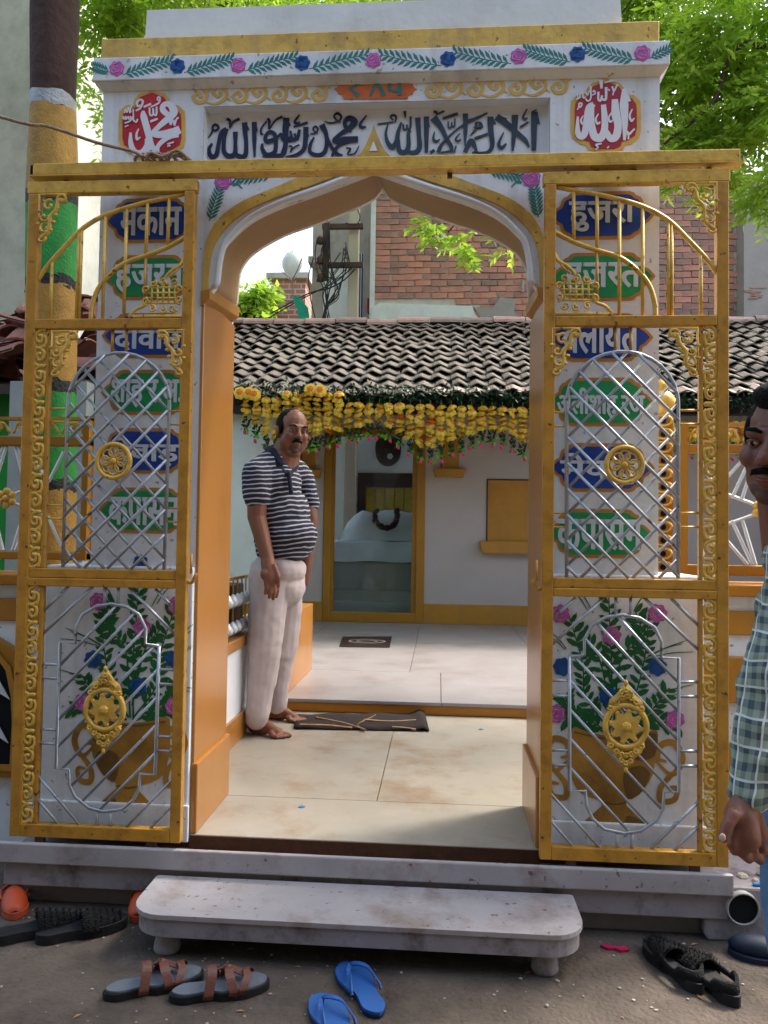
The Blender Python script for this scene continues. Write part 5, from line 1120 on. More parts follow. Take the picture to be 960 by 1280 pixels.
for i in range(2600):
    u = rng.uniform(296, 960); p = W(u, 488+.022*(u-300)+rng.normal(0, 5), TY+.03); d = Vector((rng.normal(), rng.normal(), rng.normal()-.3)).normalized(); e = d.orthogonal().normalized()*.014; q = Vector((p.x, TY+.03+rng.normal(0, .02), p.z)); mb.add([q, q+d*.03+e, q+d*.06, q+d*.03-e], [(0, 1, 2, 3)])
o = obj('leaf_swag', mb, 'garland_green', tr_); o['kind'] = 'stuff'
for u, v in ((300, 491), (311, 491), (318, 493), (388, 487), (400, 488)):
    p = W(u, v, TY-.03); o = link('flower', fm, None, tr_); o.matrix_basis = Matrix.Translation((p.x, TY-.03, p.z)) @ Matrix.Rotation(1.4, 4, 'X') @ Matrix.Scale(1.2, 4); o.matrix_parent_inverse = Matrix.Translation(-Vector(tr_.location))

# ================================================================== BUILDINGS BEYOND
bk = thing('brick_building', 'tall unplastered red brick house rising behind the tiled roof', 'building', (1.5, 11, 0))
BX0, BX1, BB, BT = -.99, 4.05, H+3.0, H+5.9; CH, BL = .0905, .236
obj('wall', MB().box(BX0, BX1+.2, 11.02, 13.5, 0, BT), 'mortar', bk)
bms = []
for j in range(3):
    b_ = MB(); jx = .004*j; b_.add([(-.112+jx, -.012, 0), (.112, -.014, .002*j), (.111, -.012, .078), (-.111, -.015, .077-.002*j), (-.112, .02, 0), (.112, .02, 0), (.112, .02, .078), (-.112, .02, .078)], [(0, 1, 2, 3), (0, 4, 5, 1), (1, 5, 6, 2), (2, 6, 7, 3), (3, 7, 4, 0)]); me = b_.mesh('brick'); me.materials.append(M['brick']); bms.append(me)
rest = MB(); nb = 0
rows = int((BT-BB)/CH)
for r_ in range(rows):
    for c_ in range(int((BX1-BX0)/BL)+1):
        x = BX0+.12+c_*BL-(BL/2 if r_ % 2 else 0)+rng.normal(0, .006); z = BB+r_*CH+rng.normal(0, .003)
        if x < BX0+.02: x = BX0+.11
        px_ = 549+961*x/11
        seen = (462 < px_ < 672 and z < H+5.15) or (818 < px_ < 925 and z < H+5.2)
        T = Matrix.Translation((x, 11.01+rng.normal(0, .004), z)) @ Matrix.Rotation(rng.normal(0, .02), 4, 'Y')
        if H+3.0 <= z < H+3.42-.08*(x > .3) and x < .45: continue
        if seen and nb < 300: o = link('brick', bms[rng.integers(0, 3)], None, bk); o.matrix_basis = T; o.matrix_parent_inverse = Matrix.Translation(-Vector(bk.location)); nb += 1
        else: s_ = bms[0]; rest.add([T @ v.co for v in s_.vertices], [tuple(p.vertices) for p in s_.polygons])
o = obj('bricks', rest, 'brick', bk); o['kind'] = 'stuff'
pp = [W(463, 408, 10.99), W(466, 384, 10.99), W(475, 379, 10.99), W(530, 381, 10.99), W(590, 383, 10.99), W(594, 394, 10.99), W(603, 402, 10.99), W(600, 412, 10.99)]
obj('plaster_patch', MB().poly_y([(p.x, p.z) for p in pp], 10.97, 11.02), 'plaster_white', bk)
pp = [W(u, v, 10.99) for u, v in ((597, 408), (600, 396), (592, 384), (615, 386), (625, 372), (645, 374), (643, 390), (655, 410))]
obj('plaster_patch', MB().poly_y([(p.x, p.z) for p in pp], 10.98, 11.02), 'plaster_grey', bk)
obj('corner_plaster', MB().box(BX0-.06, BX0+.012, 10.985, 13.4, 0, BT-.01), 'plaster_white', bk)
q = W(653, 366, 10.98); obj('conduit', MB().tube([(q.x, 10.96, q.z), (q.x, 10.96, q.z+.18)], .02, 8), 'pvc', bk)
pb = thing('grey_building', 'grey cement plastered house beside the brick building at the right', 'building', (5, 10.7, 0))
obj('wall', MB().box(4.12, 7.5, 10.75, 13, 0, H+5.0), 'plaster_grey', pb)
a = W(945, 367, 10.74); mb = MB()
for i in range(9): mb.box(a.x-.22+rng.uniform(0, .3), a.x-.05+rng.uniform(0, .25), 10.735+.001*i, 10.76, a.z-.07+i*.018, a.z-.055+i*.018)
obj('exposed_bricks', mb, 'brick', pb)
cb = thing('concrete_building', 'weathered beige concrete house behind the utility pole', 'building', (-1.6, 12, 0))
def wx(u, Y): return W(u, 350, Y).x
obj('wall', MB().box(wx(390, 12), wx(462, 12), 12, 14, 0, H+5.6), 'concrete', cb)
a = W(405, 405, 11.9); b = W(437, 338, 11.9); obj('lower_wall', MB().box(a.x, b.x+.6, 11.8, 12, 0, b.z), 'plaster_white', cb, bevel=.01)
a = W(447, 412, 11.7); b = W(458, 318, 11.7)
mb = MB().box(a.x, b.x, 11.66, 11.7, a.z, b.z); wn = obj('window', mb, 'window_frame', cb)
for i in range(4): obj('window_bar', MB().box(a.x+i*.04, a.x+.012+i*.04, 11.63, 11.66, a.z, b.z), 'fence_white', wn)
obj('wall_fin', MB().box(b.x, wx(470, 11.4), 11.3, 12, 0, H+5.6), 'plaster_grey', cb)
obj('ledge', MB().box(wx(388, 12), wx(440, 12), 11.75, 12, W(400, 335, 12).z, W(400, 327, 12).z), 'concrete', cb)
obj('painted_corner', MB().box(wx(460, 11.2), wx(468, 11.2), 11.15, 11.3, W(465, 390, 11.2).z, W(465, 374, 11.2).z), 'crimson_paint', cb)
sb = thing('far_brick_house', 'small far brick house under the hanging white bag', 'building', (-3, 16, 0))
bt_ = bpy.data.materials.new('far_brick'); bt_.use_nodes = True; n_ = bt_.node_tree.nodes; tx = n_.new('ShaderNodeTexBrick'); tx.inputs['Scale'].default_value = 1; tx.inputs['Brick Width'].default_value = .26; tx.inputs['Row Height'].default_value = .11; tx.inputs['Mortar Size'].default_value = .014
tx.inputs['Color1'].default_value = (*lin('#9c6450'), 1); tx.inputs['Color2'].default_value = (*lin('#84584a'), 1); tx.inputs['Mortar'].default_value = (*lin('#a0938a'), 1)
tc_ = n_.new('ShaderNodeTexCoord'); mp_ = n_.new('ShaderNodeMapping'); mp_.inputs['Rotation'].default_value = (R(90), 0, 0); bt_.node_tree.links.new(tc_.outputs['Object'], mp_.inputs[0]); bt_.node_tree.links.new(mp_.outputs[0], tx.inputs[0]); bt_.node_tree.links.new(tx.outputs[0], n_['Principled BSDF'].inputs['Base Color']); n_['Principled BSDF'].inputs['Roughness'].default_value = .9; M['far_brick'] = bt_
a, b = W(337, 420, 16), W(382, 349, 16); obj('wall', MB().box(a.x, b.x, 16, 18, 0, b.z), 'far_brick', sb); obj('roof_slab', MB().box(a.x-.08, b.x+.08, 15.9, 18.1, b.z, b.z+.12), 'concrete', sb); obj('side_pier', MB().box(a.x-.25, a.x-.002, 16.1, 18, 0, b.z-.35), 'ridge_pink', sb)
# utility pole
pY = 10.75; up_ = thing('utility_pole', 'pale concrete utility pole with two rusty crossarms and tangled wires', 'pole', (wx(441, pY), pY, 0))
a, b = W(441, 410, pY), W(441, 180, pY); mb = MB(); mb.add([(a.x+sx*w_, pY+sy*w_, z) for w_, z in ((.085, 0), (.068, b.z)) for sx, sy in ((-1, -1), (1, -1), (1, 1), (-1, 1))], [(0, 1, 5, 4), (1, 2, 6, 5), (2, 3, 7, 6), (3, 0, 4, 7), (4, 5, 6, 7)])
obj('shaft', mb, 'pole_concrete', up_, bevel=.01)
for v in (284, 332):
    l_, r_ = W(403, v, pY-.12), W(454, v, pY-.12); obj('crossarm', MB().box(l_.x, r_.x, pY-.16, pY-.1, l_.z-.035, l_.z+.035), 'rust_iron', up_, bevel=.004)
l_, l2_ = W(407, 352, pY-.15), W(407, 280, pY-.15); obj('side_bracket', MB().box(l_.x-.045, l_.x+.045, pY-.2, pY-.165, l_.z, l2_.z), 'rust_iron', up_)
for v in (300, 325, 347): p = W(400, v, pY-.2); obj('insulator', MB().lathe([(.02, p.z-.06), (.055, p.z-.05), (.045, p.z), (.055, p.z+.02), (.02, p.z+.06)], p.x, pY-.2, 10), 'rust_iron', up_, smooth=True)
mb = MB()
for k in range(16):
    u0 = rng.uniform(405, 412) if k < 8 else rng.uniform(425, 436); v0 = rng.uniform(270, 300) if k < 8 else rng.uniform(300, 320); pts = [(u0, v0), (u0+rng.normal(0, 6), rng.uniform(320, 340)), (rng.uniform(404, 425), rng.uniform(350, 372)), (408+rng.normal(0, 1.2), 385), (rng.uniform(400, 416), 406)]
    mb.tube(spline([tuple(W(u, v, pY-.22+rng.normal(0, .02))) for u, v in pts], 5), .008, 4)
for pts in (((445, 330), (432, 342), (420, 352), (400, 362), (375, 375), (352, 388), (335, 398)), ((444, 336), (430, 350), (412, 360), (388, 366), (360, 380), (338, 392)), ((396, 300), (394, 320), (398, 345), (405, 362)), ((392, 322), (386, 345), (388, 372), (396, 405)), ((447, 262), (450, 272), (445, 281), (432, 279))): mb.tube(spline([tuple(W(u, v, pY-.25)) for u, v in pts], 5), .010, 4)
obj('wires', mb, 'wire_black', up_, smooth=True)
# snagged bag and cloth
p = W(365, 333, 10.3); hb = thing('hanging_bag', 'white plastic bag hanging on a string above the tiled roof', 'bag', tuple(p))
mb = MB(); vs = []; prof = [(0, .20), (.09, .18), (.145, .08), (.14, 0), (.10, -.09), (.05, -.16), (0, -.19)]; k = 12
for r_, z in prof:
    for j in range(k): a = 2*math.pi*j/k; vs.append((p.x+r_*math.cos(a)*(1+.08*math.sin(3*a)), 10.3+r_*.6*math.sin(a), p.z+z+.012*math.sin(4*a)))
mb.add(vs, [(i*k+j, i*k+(j+1) % k, (i+1)*k+(j+1) % k, (i+1)*k+j) for i in range(len(prof)-1) for j in range(k)]); obj('bag', mb, 'lamp_white', hb, smooth=True)
mb = MB(); mb.tube([(p.x, 10.3, p.z+.19), tuple(W(363, 280, 10.3)), tuple(W(362, 120, 10.3))], .006, 4); mb.tube([(p.x+.15, 10.22, p.z+.08), (p.x+.1, 10.2, p.z-.08), (p.x+.02, 10.25, p.z-.2), tuple(W(366, 372, 10.3))], .009, 4); mb.tube([(p.x-.15, 10.22, p.z+.02), (p.x-.1, 10.2, p.z-.12), (p.x, 10.25, p.z-.2)], .007, 4); obj('string', mb, 'rope', hb)
mb = MB(); pts = [W(u, v, 10.3) for u, v in ((366, 371), (371, 370), (378, 376), (385, 385), (388, 404), (372, 406), (373, 390), (368, 380))]; mb.poly_y([(p.x, p.z) for p in pts], 10.28, 10.31); tag(obj('teal_cloth', mb, 'teal_cloth'), 'bright teal cloth scrap caught on the roof ridge below the white bag', 'cloth')

# ================================================================== LEFT AND RIGHT OF THE GATEWAY
# painted tree
tY = 3.6; tree = thing('painted_tree', 'tree trunk painted in gold, green, black and silver bands left of the gateway', 'tree', (W(62, 740, tY).x, tY, 0))
def tc(v): u = np.interp(v, [-200, 0, 130, 250, 500, 740, 1000], [66, 68, 66, 66, 64, 60, 52]); return W(u, v, tY)
def tr(v): return np.interp(v, [-200, 0, 110, 140, 240, 500, 740, 1000], [29, 31, 28.5, 28, 31, 30.5, 31, 36])/961*tY
def seg(name, v0, v1, m_, off=0, n=5):
    vs = []; k = 18; mb = MB(); zs = np.linspace(v0, v1, n)
    for v in zs:
        c = tc(v); r = tr(v)+off
        for j in range(k): a = 2*math.pi*j/k; rr = r*(1+.03*math.sin(3*a+v*.01)+.02*math.sin(5*a+v*.03)); vs.append((c.x+rr*math.cos(a), tY+rr*math.sin(a), c.z+(.008*math.sin(4*a+v) if v in (v0, v1) and off else 0)))
    mb.add(vs, [(i*k+j, i*k+(j+1) % k, (i+1)*k+(j+1) % k, (i+1)*k+j) for i in range(n-1) for j in range(k)]); return mb
trunk = obj('trunk', seg('t', -420, 1030, 0, 0, 30), 'bark', tree, smooth=True)
for v0, v1, m_ in ((124, 142, 'bark_silver'), (140, 248, 'bark_gold'), (245, 262, 'bark_black'), (260, 352, 'bark_green'), (350, 364, 'bark_black'), (362, 480, 'bark_gold'), (477, 494, 'bark_black'), (492, 603, 'bark_green'), (600, 615, 'bark_black'), (613, 800, 'bark_gold')):
    obj('painted_band', seg('b', v0, v1, 0, .003, 6), m_, trunk, smooth=True)
for pts in (((-2.0, 3.6, 4.6), (-1.6, 4.2, 5.6), (-.6, 4.8, 6.4)), ((-2.0, 3.6, 4.5), (-2.7, 4.1, 5.6), (-3.4, 5.0, 6.4)), ((-2, 3.6, 4.7), (-2.1, 3.2, 6), (-1.7, 2.6, 7))): obj('limb', MB().tube(spline(pts, 5), list(np.linspace(.09, .03, 11)), 8), 'bark', tree, smooth=True)

def sprays(centers, n_leaf=12, L=.24, leaf=.065, lw_=.020, droop=.6):
    """neem-like compound leaves: pairs of small blades along a drooping stalk; returns verts, faces arrays"""
    N = len(centers); az = rng.uniform(0, 2*math.pi, N); dr = rng.uniform(-.2-droop, .35, N)
    d = np.stack([np.cos(az)*np.cos(dr), np.sin(az)*np.cos(dr), np.sin(dr)], 1); side = np.cross(d, [0, 0, 1.0]); side /= np.linalg.norm(side, axis=1)[:, None]
    side += rng.normal(0, .35, side.shape); side /= np.linalg.norm(side, axis=1)[:, None]
    V = []; 
    for i in range(n_leaf):
        t = (i//2+.5)/(n_leaf/2); s_ = 1 if i % 2 else -1
        base = centers+d*(t*L)[..., None]*1.0 if False else centers+d*(t*L)
        base[:, 2] -= (t*L)**2*.9
        ld = d*.55+side*s_*.8+rng.normal(0, .18, d.shape); ld[:, 2] -= .25; ld /= np.linalg.norm(ld, axis=1)[:, None]
        wv = np.cross(ld, rng.normal(0, 1, d.shape)); wv /= np.linalg.norm(wv, axis=1)[:, None]+1e-9
        l = leaf*rng.uniform(.7, 1.2, (N, 1)); w_ = lw_*rng.uniform(.8, 1.2, (N, 1))
        V.append(np.stack([base, base+ld*l*.45+wv*w_*.5, base+ld*l, base+ld*l*.45-wv*w_*.5], 1))
    V = np.concatenate(V, 0).reshape(-1, 3); return V
def leaf_object(name, V, m_, par):
    n = len(V)//4; me = bpy.data.meshes.new(name); me.vertices.add(len(V)); me.vertices.foreach_set('co', V.ravel()); me.loops.add(n*4); me.loops.foreach_set('vertex_index', np.arange(n*4)); me.polygons.add(n)
    me.polygons.foreach_set('loop_start', np.arange(n)*4); me.polygons.foreach_set('loop_total', np.full(n, 4)); me.update(calc_edges=True); return link(name, me, m_, par)
def blob_pts(c, r, n, hollow=.35):
    d = rng.normal(size=(n, 3)); d /= np.linalg.norm(d, axis=1)[:, None]; rad = rng.uniform(hollow, 1, n)**.5; return np.array(c)+d*rad[:, None]*np.array(r)
# crown of the painted tree: high unseen blobs added to shade the passage and courtyard
C1 = np.concatenate([blob_pts(c, r, n) for c, r, n in (((-1.2, 4.6, 6.3), (1.6, 1.3, .8), 1500), ((-2.6, 4.8, 6.2), (1.4, 1.5, .9), 700), ((.4, 4.3, 6.4), (1.5, 1.4, .7), 1300), ((-.6, 6.4, 6.9), (2.6, 1.5, .7), 2600), ((2.2, 6.0, 6.9), (1.6, 1.5, .7), 1400))])
C1b = np.concatenate([blob_pts(tuple(W(u, v, 6.0)), (a/961*6, .4, b/961*6), n, .05) for u, v, a, b, n in ((150, 15, 48, 36, 210), (112, 70, 14, 50, 60), (120, 130, 8, 22, 16), (230, -8, 60, 16, 60))])
leaf_object('crown', sprays(np.concatenate([C1, C1b]), 10, .26, .078, .028), 'leaf', tree)
# right tree
t2 = thing('neem_tree', 'leafy green tree with fine drooping leaflets beyond the right side of the gateway', 'tree', (4.6, 5.6, 0))
obj('trunk', MB().tube(spline([(4.6, 5.6, 0), (4.5, 5.6, 1.8), (4.0, 5.5, 3.4), (3.6, 5.4, 5.0)], 6), list(np.linspace(.2, .1, 19)), 10), 'bark', t2, smooth=True)
def wp(u, v, Y): return tuple(W(u, v, Y))
for pts, r in ((((4.0, 5.5, 3.4), wp(960, 60, 5.4), wp(890, 130, 5.4), wp(830, 180, 5.5)), .03), ((wp(960, 20, 5.6), wp(930, 120, 5.5), wp(905, 190, 5.4)), .014), ((wp(960, 110, 5.6), wp(900, 60, 5.5), wp(850, 40, 5.4)), .012), ((wp(950, 0, 5.6), wp(925, 80, 5.6), wp(880, 160, 5.6)), .012), ((wp(910, -200, 5.6), wp(870, -60, 5.7), wp(800, 20, 5.9)), .012)): obj('branch', MB().tube(spline(pts, 6), list(np.linspace(r, r*.3, (len(pts)-1)*6+1)), 6), 'rust_iron', t2, smooth=True)
def pxblob(u, v, Y, ru, rv, ry, n): c = W(u, v, Y); return blob_pts(tuple(c), (ru/961*Y, ry, rv/961*Y), n, .05)
C2 = np.concatenate([pxblob(*a) for a in ((930, 40, 5.6, 130, 95, .6, 620), (870, 110, 5.8, 75, 80, .5, 340), (930, 150, 5.5, 60, 50, .4, 170), (860, 195, 5.7, 50, 35, .3, 150), (960, 235, 5.2, 32, 28, .25, 60), (820, 60, 6.2, 50, 60, .4, 180), (790, 0, 6.2, 90, 30, .4, 260), (1050, 100, 5.5, 120, 160, .7, 450), (900, 215, 5.6, 40, 16, .2, 40))])
leaf_object('crown', sprays(C2, 12, .22, .075, .024), 'leaf', t2)
C3 = np.concatenate([pxblob(*a) for a in ((540, 283, 6.0, 18, 6, .1, 7), (572, 300, 6.0, 16, 12, .1, 9), (582, 318, 6.0, 7, 10, .08, 6), (528, 274, 6.0, 8, 4, .08, 3), (636, 310, 6.0, 5, 3, .05, 3), (612, 282, 6.0, 20, 6, .1, 4))])
lv = leaf_object('leaf_spray', sprays(C3, 12, .16, .085, .030, .9), 'leaf', t2); lv['kind'] = 'stuff'; obj('twig', MB().tube(spline([wp(900, -150, 5.8), wp(700, 120, 5.9), wp(600, 245, 6.0), wp(560, 290, 6)], 6), .006, 5), 'bark', t2)
# far tree top-left, behind the parapet, and a bush beyond the roof
t3 = thing('far_tree', 'pale green tree showing behind the top left of the gateway', 'tree', (-3.4, 9.5, 0))
obj('trunk', MB().tube([(-3.4, 9.5, 0), (-3.3, 9.5, 4), (-3.0, 9.4, 7)], [.2, .16, .08], 8), 'bark', t3)
C4 = np.concatenate([pxblob(*a) for a in ((150, 20, 9, 55, 45, .8, 380), (110, 120, 9, 22, 60, .5, 110), (300, -6, 9, 160, 22, .8, 500), (560, -14, 9, 170, 22, .8, 480), (720, -20, 9, 90, 26, .8, 300), (230, -60, 9, 160, 50, .9, 500))])
leaf_object('crown', sprays(C4, 10, .30, .12, .042), 'leaf', t3)
t4 = thing('roadside_bush', 'bright green bushy tree seen beyond the left end of the tiled roof ridge', 'tree', (-4.0, 15.5, 0))
obj('trunk', MB().tube([(-4.0, 15.5, 0), (-4.0, 15.5, 4.5)], [.14, .06], 8), 'bark', t4)
C5 = np.concatenate([pxblob(*a) for a in ((310, 385, 15.5, 25, 22, .6, 170), (325, 368, 15.5, 14, 14, .5, 60), (296, 400, 15.5, 20, 12, .5, 60))])
leaf_object('crown', sprays(C5, 8, .35, .2, .09), 'leaf', t4)

# left neighbour: tall plastered house, tile heap, green wall
nb_ = thing('plastered_house', 'tall weathered beige plastered house at the far left with a white side wall', 'building', (-5, 6.5, 0))
xe = W(66, 300, 6.5).x
obj('front_wall', MB().box(-9, xe-.03, 6.5, 8.1, 0, 10.5), 'plaster_beige', nb_)
obj('side_wall', MB().box(xe-.03, xe, 6.48, 8.1, 0, 10.2), 'plaster_white', nb_)
ts = thing('tile_heap', 'heap of broken reddish roof tiles stacked on a low shed behind the gate', 'heap', (-2.9, 5.0, 0))
obj('shed_roof', MB().add([(-4.6, 4.6, H+.92), (-1.75, 4.6, H+.92), (-1.75, 6.3, H+1.35), (-4.6, 6.3, H+1.35), (-4.6, 4.6, H+.86), (-1.75, 4.6, H+.86), (-1.75, 6.3, H+1.29), (-4.6, 6.3, H+1.29)], [(0, 1, 2, 3), (4, 7, 6, 5), (0, 4, 5, 1), (1, 5, 6, 2), (2, 6, 7, 3), (3, 7, 4, 0)]), 'wood_dark', ts)
obj('shed_wall', MB().box(-4.6, -1.85, 4.8, 6.2, 0, H+.9), 'green_wall', ts)
hm = MB(); k = 6; vs = []
for t in (0, .34):
    for th in (0, .014):
        for j in range(k+1): a = math.pi*(.15+.7*j/k); vs.append((.10*math.cos(a), t, .07*math.sin(a)+th))
q = k+1; hm.add(vs, [(j, j+1, 2*q+j+1, 2*q+j) for j in range(k)]+[(q+j, 3*q+j, 3*q+j+1, q+j+1) for j in range(k)]+[(j, q+j, q+j+1, j+1) for j in range(k)]+[(2*q+j, 2*q+j+1, 3*q+j+1, 3*q+j) for j in range(k)])
mh = hm.mesh('tile'); mat('tile_red', '#7b4a40', .8, var=.25, bump=.3, dirt='#4c4a40', dirt_amt=.6, dscale=6, tint='#94655a'); mh.materials.append(M['tile_red'])
for i in range(150):
    x = rng.uniform(-3.6, -1.72); y = rng.uniform(4.6, 5.6); top = (H+.93+(y-4.6)*.25); hh = .42*math.exp(-((x+2.45)/.6)**2)+.30*(x > -2.2)+.12; z = top+rng.uniform(0, hh)
    o = link('tile', mh, None, ts); o.matrix_basis = Matrix.Translation((x, y, z)) @ Matrix.Rotation(rng.normal(1.3 if rng.random() < .6 else .2, .4), 4, 'Z') @ Matrix.Rotation(rng.normal(.1, .25), 4, 'X') @ Matrix.Rotation(rng.normal(0, .5), 4, 'Y'); o.matrix_parent_inverse = Matrix.Translation(-Vector(ts.location))
for u in (18, 96): x = W(u, 600, 4.4).x; tag(obj('grey_post', MB().box(x-.045, x+.045, 4.4, 4.5, 0, H+.9), 'grey_post'), 'plain grey post '+('at the left edge in front of the green wall' if u < 50 else 'between the painted trunk and the gateway'), 'post')

# side screens: gold framed fences with white rods over a low wall
def screen(side):
    Y = 3.06; L_ = side < 0; f_ = lambda u, v: W(u, v, Y)
    if L_: xi, xo, v = f_(110, 600).x, -3.1, dict(t0=521, t1=543, b0=545, b1=557, o1=690, o2=700, u=60)
    else: xi, xo, v = f_(851, 600).x, 2.9, dict(t0=528, t1=554, b0=555, b1=566, o1=706, o2=719, u=880)
    t = thing('side_screen', ('left' if L_ else 'right')+' gold framed screen of white metal rods over the low courtyard wall', 'screen', (xi, Y, 0))
    z = {k: f_(v['u'], q).z for k, q in v.items() if k != 'u'}; a, b = min(xi, xo), max(xi, xo)
    obj('top_bar', MB().box(a, b, Y, Y+.04, z['t0']-.012, z['t0']), 'gold_iron', t); obj('rail', MB().box(a, b, Y, Y+.045, z['b1'], z['b0']), 'wood_gold', t, bevel=.004); obj('bottom_rail', MB().box(a, b, Y, Y+.045, z['o2'], z['o1']), 'wood_gold', t, bevel=.004)
    s_ = -1 if L_ else 1; obj('post', MB().box(*(sorted((xi, xi+s_*.026))), Y-.003, Y+.048, z['o2'], z['t0']+.003), 'wood_gold', t)
    for i in range(16):
        x = xi+s_*(.075+i*.105); mb = MB(); zc_ = (z['t0']+z['b0'])/2-.006
        for q in (-1, 1): mb.tube(spline([(x-q*.045, Y+.01, zc_-.022), (x-q*.02, Y+.005, zc_+.02), (x+q*.012, Y+.005, zc_+.012), (x, Y+.005, zc_-.012)], 4), .006, 5)
        mb.ball((x, Y+.003, zc_), (.011, .008, .014), 6, 4); obj('scroll_motif', mb, 'gold_bright', t, smooth=True)
    zt_, zb_ = z['b1'], z['o1']; hgt = zt_-zb_; zm_ = (zt_+zb_)/2
    for i in range(5):
        cx = xi+s_*(.33+i*.62)+(0 if L_ else -.02)
        if L_: cx = f_(8, 627).x-i*.62
        for q in (-1, 1):
            for dx_ in (.0, .04, .10): obj('rod', MB().tube([(cx+q*(.02+dx_*.3), Y+.02, zt_-.003), (cx+q*(.07+dx_), Y+.02, zt_-hgt*.33-.03*(dx_ < .05))], .007, 6), 'fence_white', t); obj('rod', MB().tube([(cx+q*(.02+dx_*.3), Y+.02, zb_+.003), (cx+q*(.07+dx_), Y+.02, zb_+hgt*.33+.03*(dx_ < .05))], .007, 6), 'fence_white', t)
            for sz_ in (-1, 1): obj('rod', MB().tube([(cx, Y+.02, zm_+sz_*.01), (cx+q*.17, Y+.02, zm_+sz_*hgt*.17)], .007, 6), 'fence_white', t); obj('rod', MB().tube([(cx+q*.17, Y+.02, zm_+sz_*hgt*.17), (cx+q*.30, Y+.02, zm_)], .007, 6) if False else MB().tube([(cx+q*.17, Y+.02, zm_+sz_*hgt*.17), (cx+q*.23, Y+.02, zm_+sz_*hgt*.45)], .007, 6), 'fence_white', t)
        mb = MB()
        for k in range(6): an = k*math.pi/3+.5; mb.ball((cx+.028*math.cos(an), Y, zm_+.028*math.sin(an)), (.017, .012, .017), 7, 5)
        mb.ball((cx, Y-.008, zm_), (.014, .012, .014), 7, 5); obj('flower_boss', mb, 'gold_bright', t, smooth=True)
    # carved newel beside the gateway
    nx_ = f_(115.5 if L_ else 834, 600).x; wd = .036 if L_ else .082; z0, z1 = f_(115 if L_ else 834, 735).z, f_(115 if L_ else 834, 515).z
    nw = thing('carved_post', ('left' if L_ else 'right')+' orange post with gold ring carving beside the gateway', 'post', (nx_, Y, 0)); obj('post', MB().box(nx_-wd/2, nx_+wd/2, Y+.055, Y+.12, .5, z1), 'orange_gloss', nw, bevel=.004)
    for i in range(13):
        zz_ = z0+(z1-z0)*(i+.5)/13; mb = MB(); r = (z1-z0)/26
        mb.tube([(nx_+.40*wd*math.cos(q), Y+.052, zz_+r*.8*math.sin(q)) for q in np.linspace(0, 2*math.pi, 13)], .006, 5, caps=False); obj('ring_carving', mb, 'gold_bright', nw, smooth=True); obj('hollow', MB().lathe([(.011, Y+.05), (.011, Y+.056)], nx_, zz_, 10, ax='y'), 'black_hole', nw)
    if not L_: obj('finial', MB().lathe([(.03, z1), (.022, z1+.01), (.05, z1+.035), (.056, z1+.06), (.035, z1+.09), (.016, z1+.10), (.03, z1+.115), (.022, z1+.13), (.004, z1+.15)], nx_, Y+.08, 12), 'gold_bright', nw, smooth=True)
    # low wall under the screen
    lw2 = thing('low_wall', ('left' if L_ else 'right')+' low white wall with gold ledge below the screen', 'wall', ((a+b)/2, Y, 0)); lw2['kind'] = 'structure'
    aa, bb = (a-.2, -1.378) if L_ else (.878, b)
    zl_ = f_(v['u'], 716 if L_ else 728).z; obj('ledge', MB().box(aa, bb, 2.93, 3.2, zl_-.045, zl_), 'step_gold', lw2, bevel=.006)
    obj('band', MB().box(aa, bb, 2.97, 3.18, zl_-.19, zl_-.10), 'gold_wall', lw2, bevel=.004); obj('wall', MB().box(aa, bb, 2.985, 3.17, 0, zl_-.046), 'white_limewash', lw2)
    if not L_:
        for i in range(2): obj('block', MB().box(aa+.04, bb, 2.955, 2.985, zl_-.44-i*.32, zl_-.27-i*.32), 'gold_wall', lw2, bevel=.004)
    else:
        nc = W(-6, 900, 2.98); hw_ = .225
        def archp(k, dz_): return [(nc.x-hw_*k, .30+dz_), (nc.x-hw_*k*1.05, .50), (nc.x-hw_*k*.96, .62), (nc.x-hw_*k*.7, .72+.02*k), (nc.x-hw_*k*.3, .775+.02*k), (nc.x, .80+.03*k), (nc.x+hw_*k*.3, .775+.02*k), (nc.x+hw_*k*.7, .72+.02*k), (nc.x+hw_*k*.96, .62), (nc.x+hw_*k*1.05, .50), (nc.x+hw_*k, .30+dz_)]
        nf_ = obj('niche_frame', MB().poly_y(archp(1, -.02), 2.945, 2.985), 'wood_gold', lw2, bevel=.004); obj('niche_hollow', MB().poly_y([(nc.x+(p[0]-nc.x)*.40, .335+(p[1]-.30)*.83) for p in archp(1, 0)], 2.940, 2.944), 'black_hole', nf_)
        obj('niche_frame', MB().poly_y([(nc.x+(p[0]-nc.x)*.52, .31+(p[1]-.30)*.92) for p in archp(1, 0)], 2.935, 2.9395, holes=[[(nc.x+(p[0]-nc.x)*.401, .335+(p[1]-.30)*.832) for p in archp(1, 0)]]), 'gold_wall', nf_)
        for z_ in (.49, .66): obj('niche_bar', MB().poly_y([(nc.x-.02, z_-.03), (nc.x+.05, z_-.05), (nc.x+.085, z_-.07), (nc.x+.03, z_+.02), (nc.x, z_+.05)], 2.930, 2.934), 'fence_white', nf_)
for s_ in (-1, 1): screen(s_)

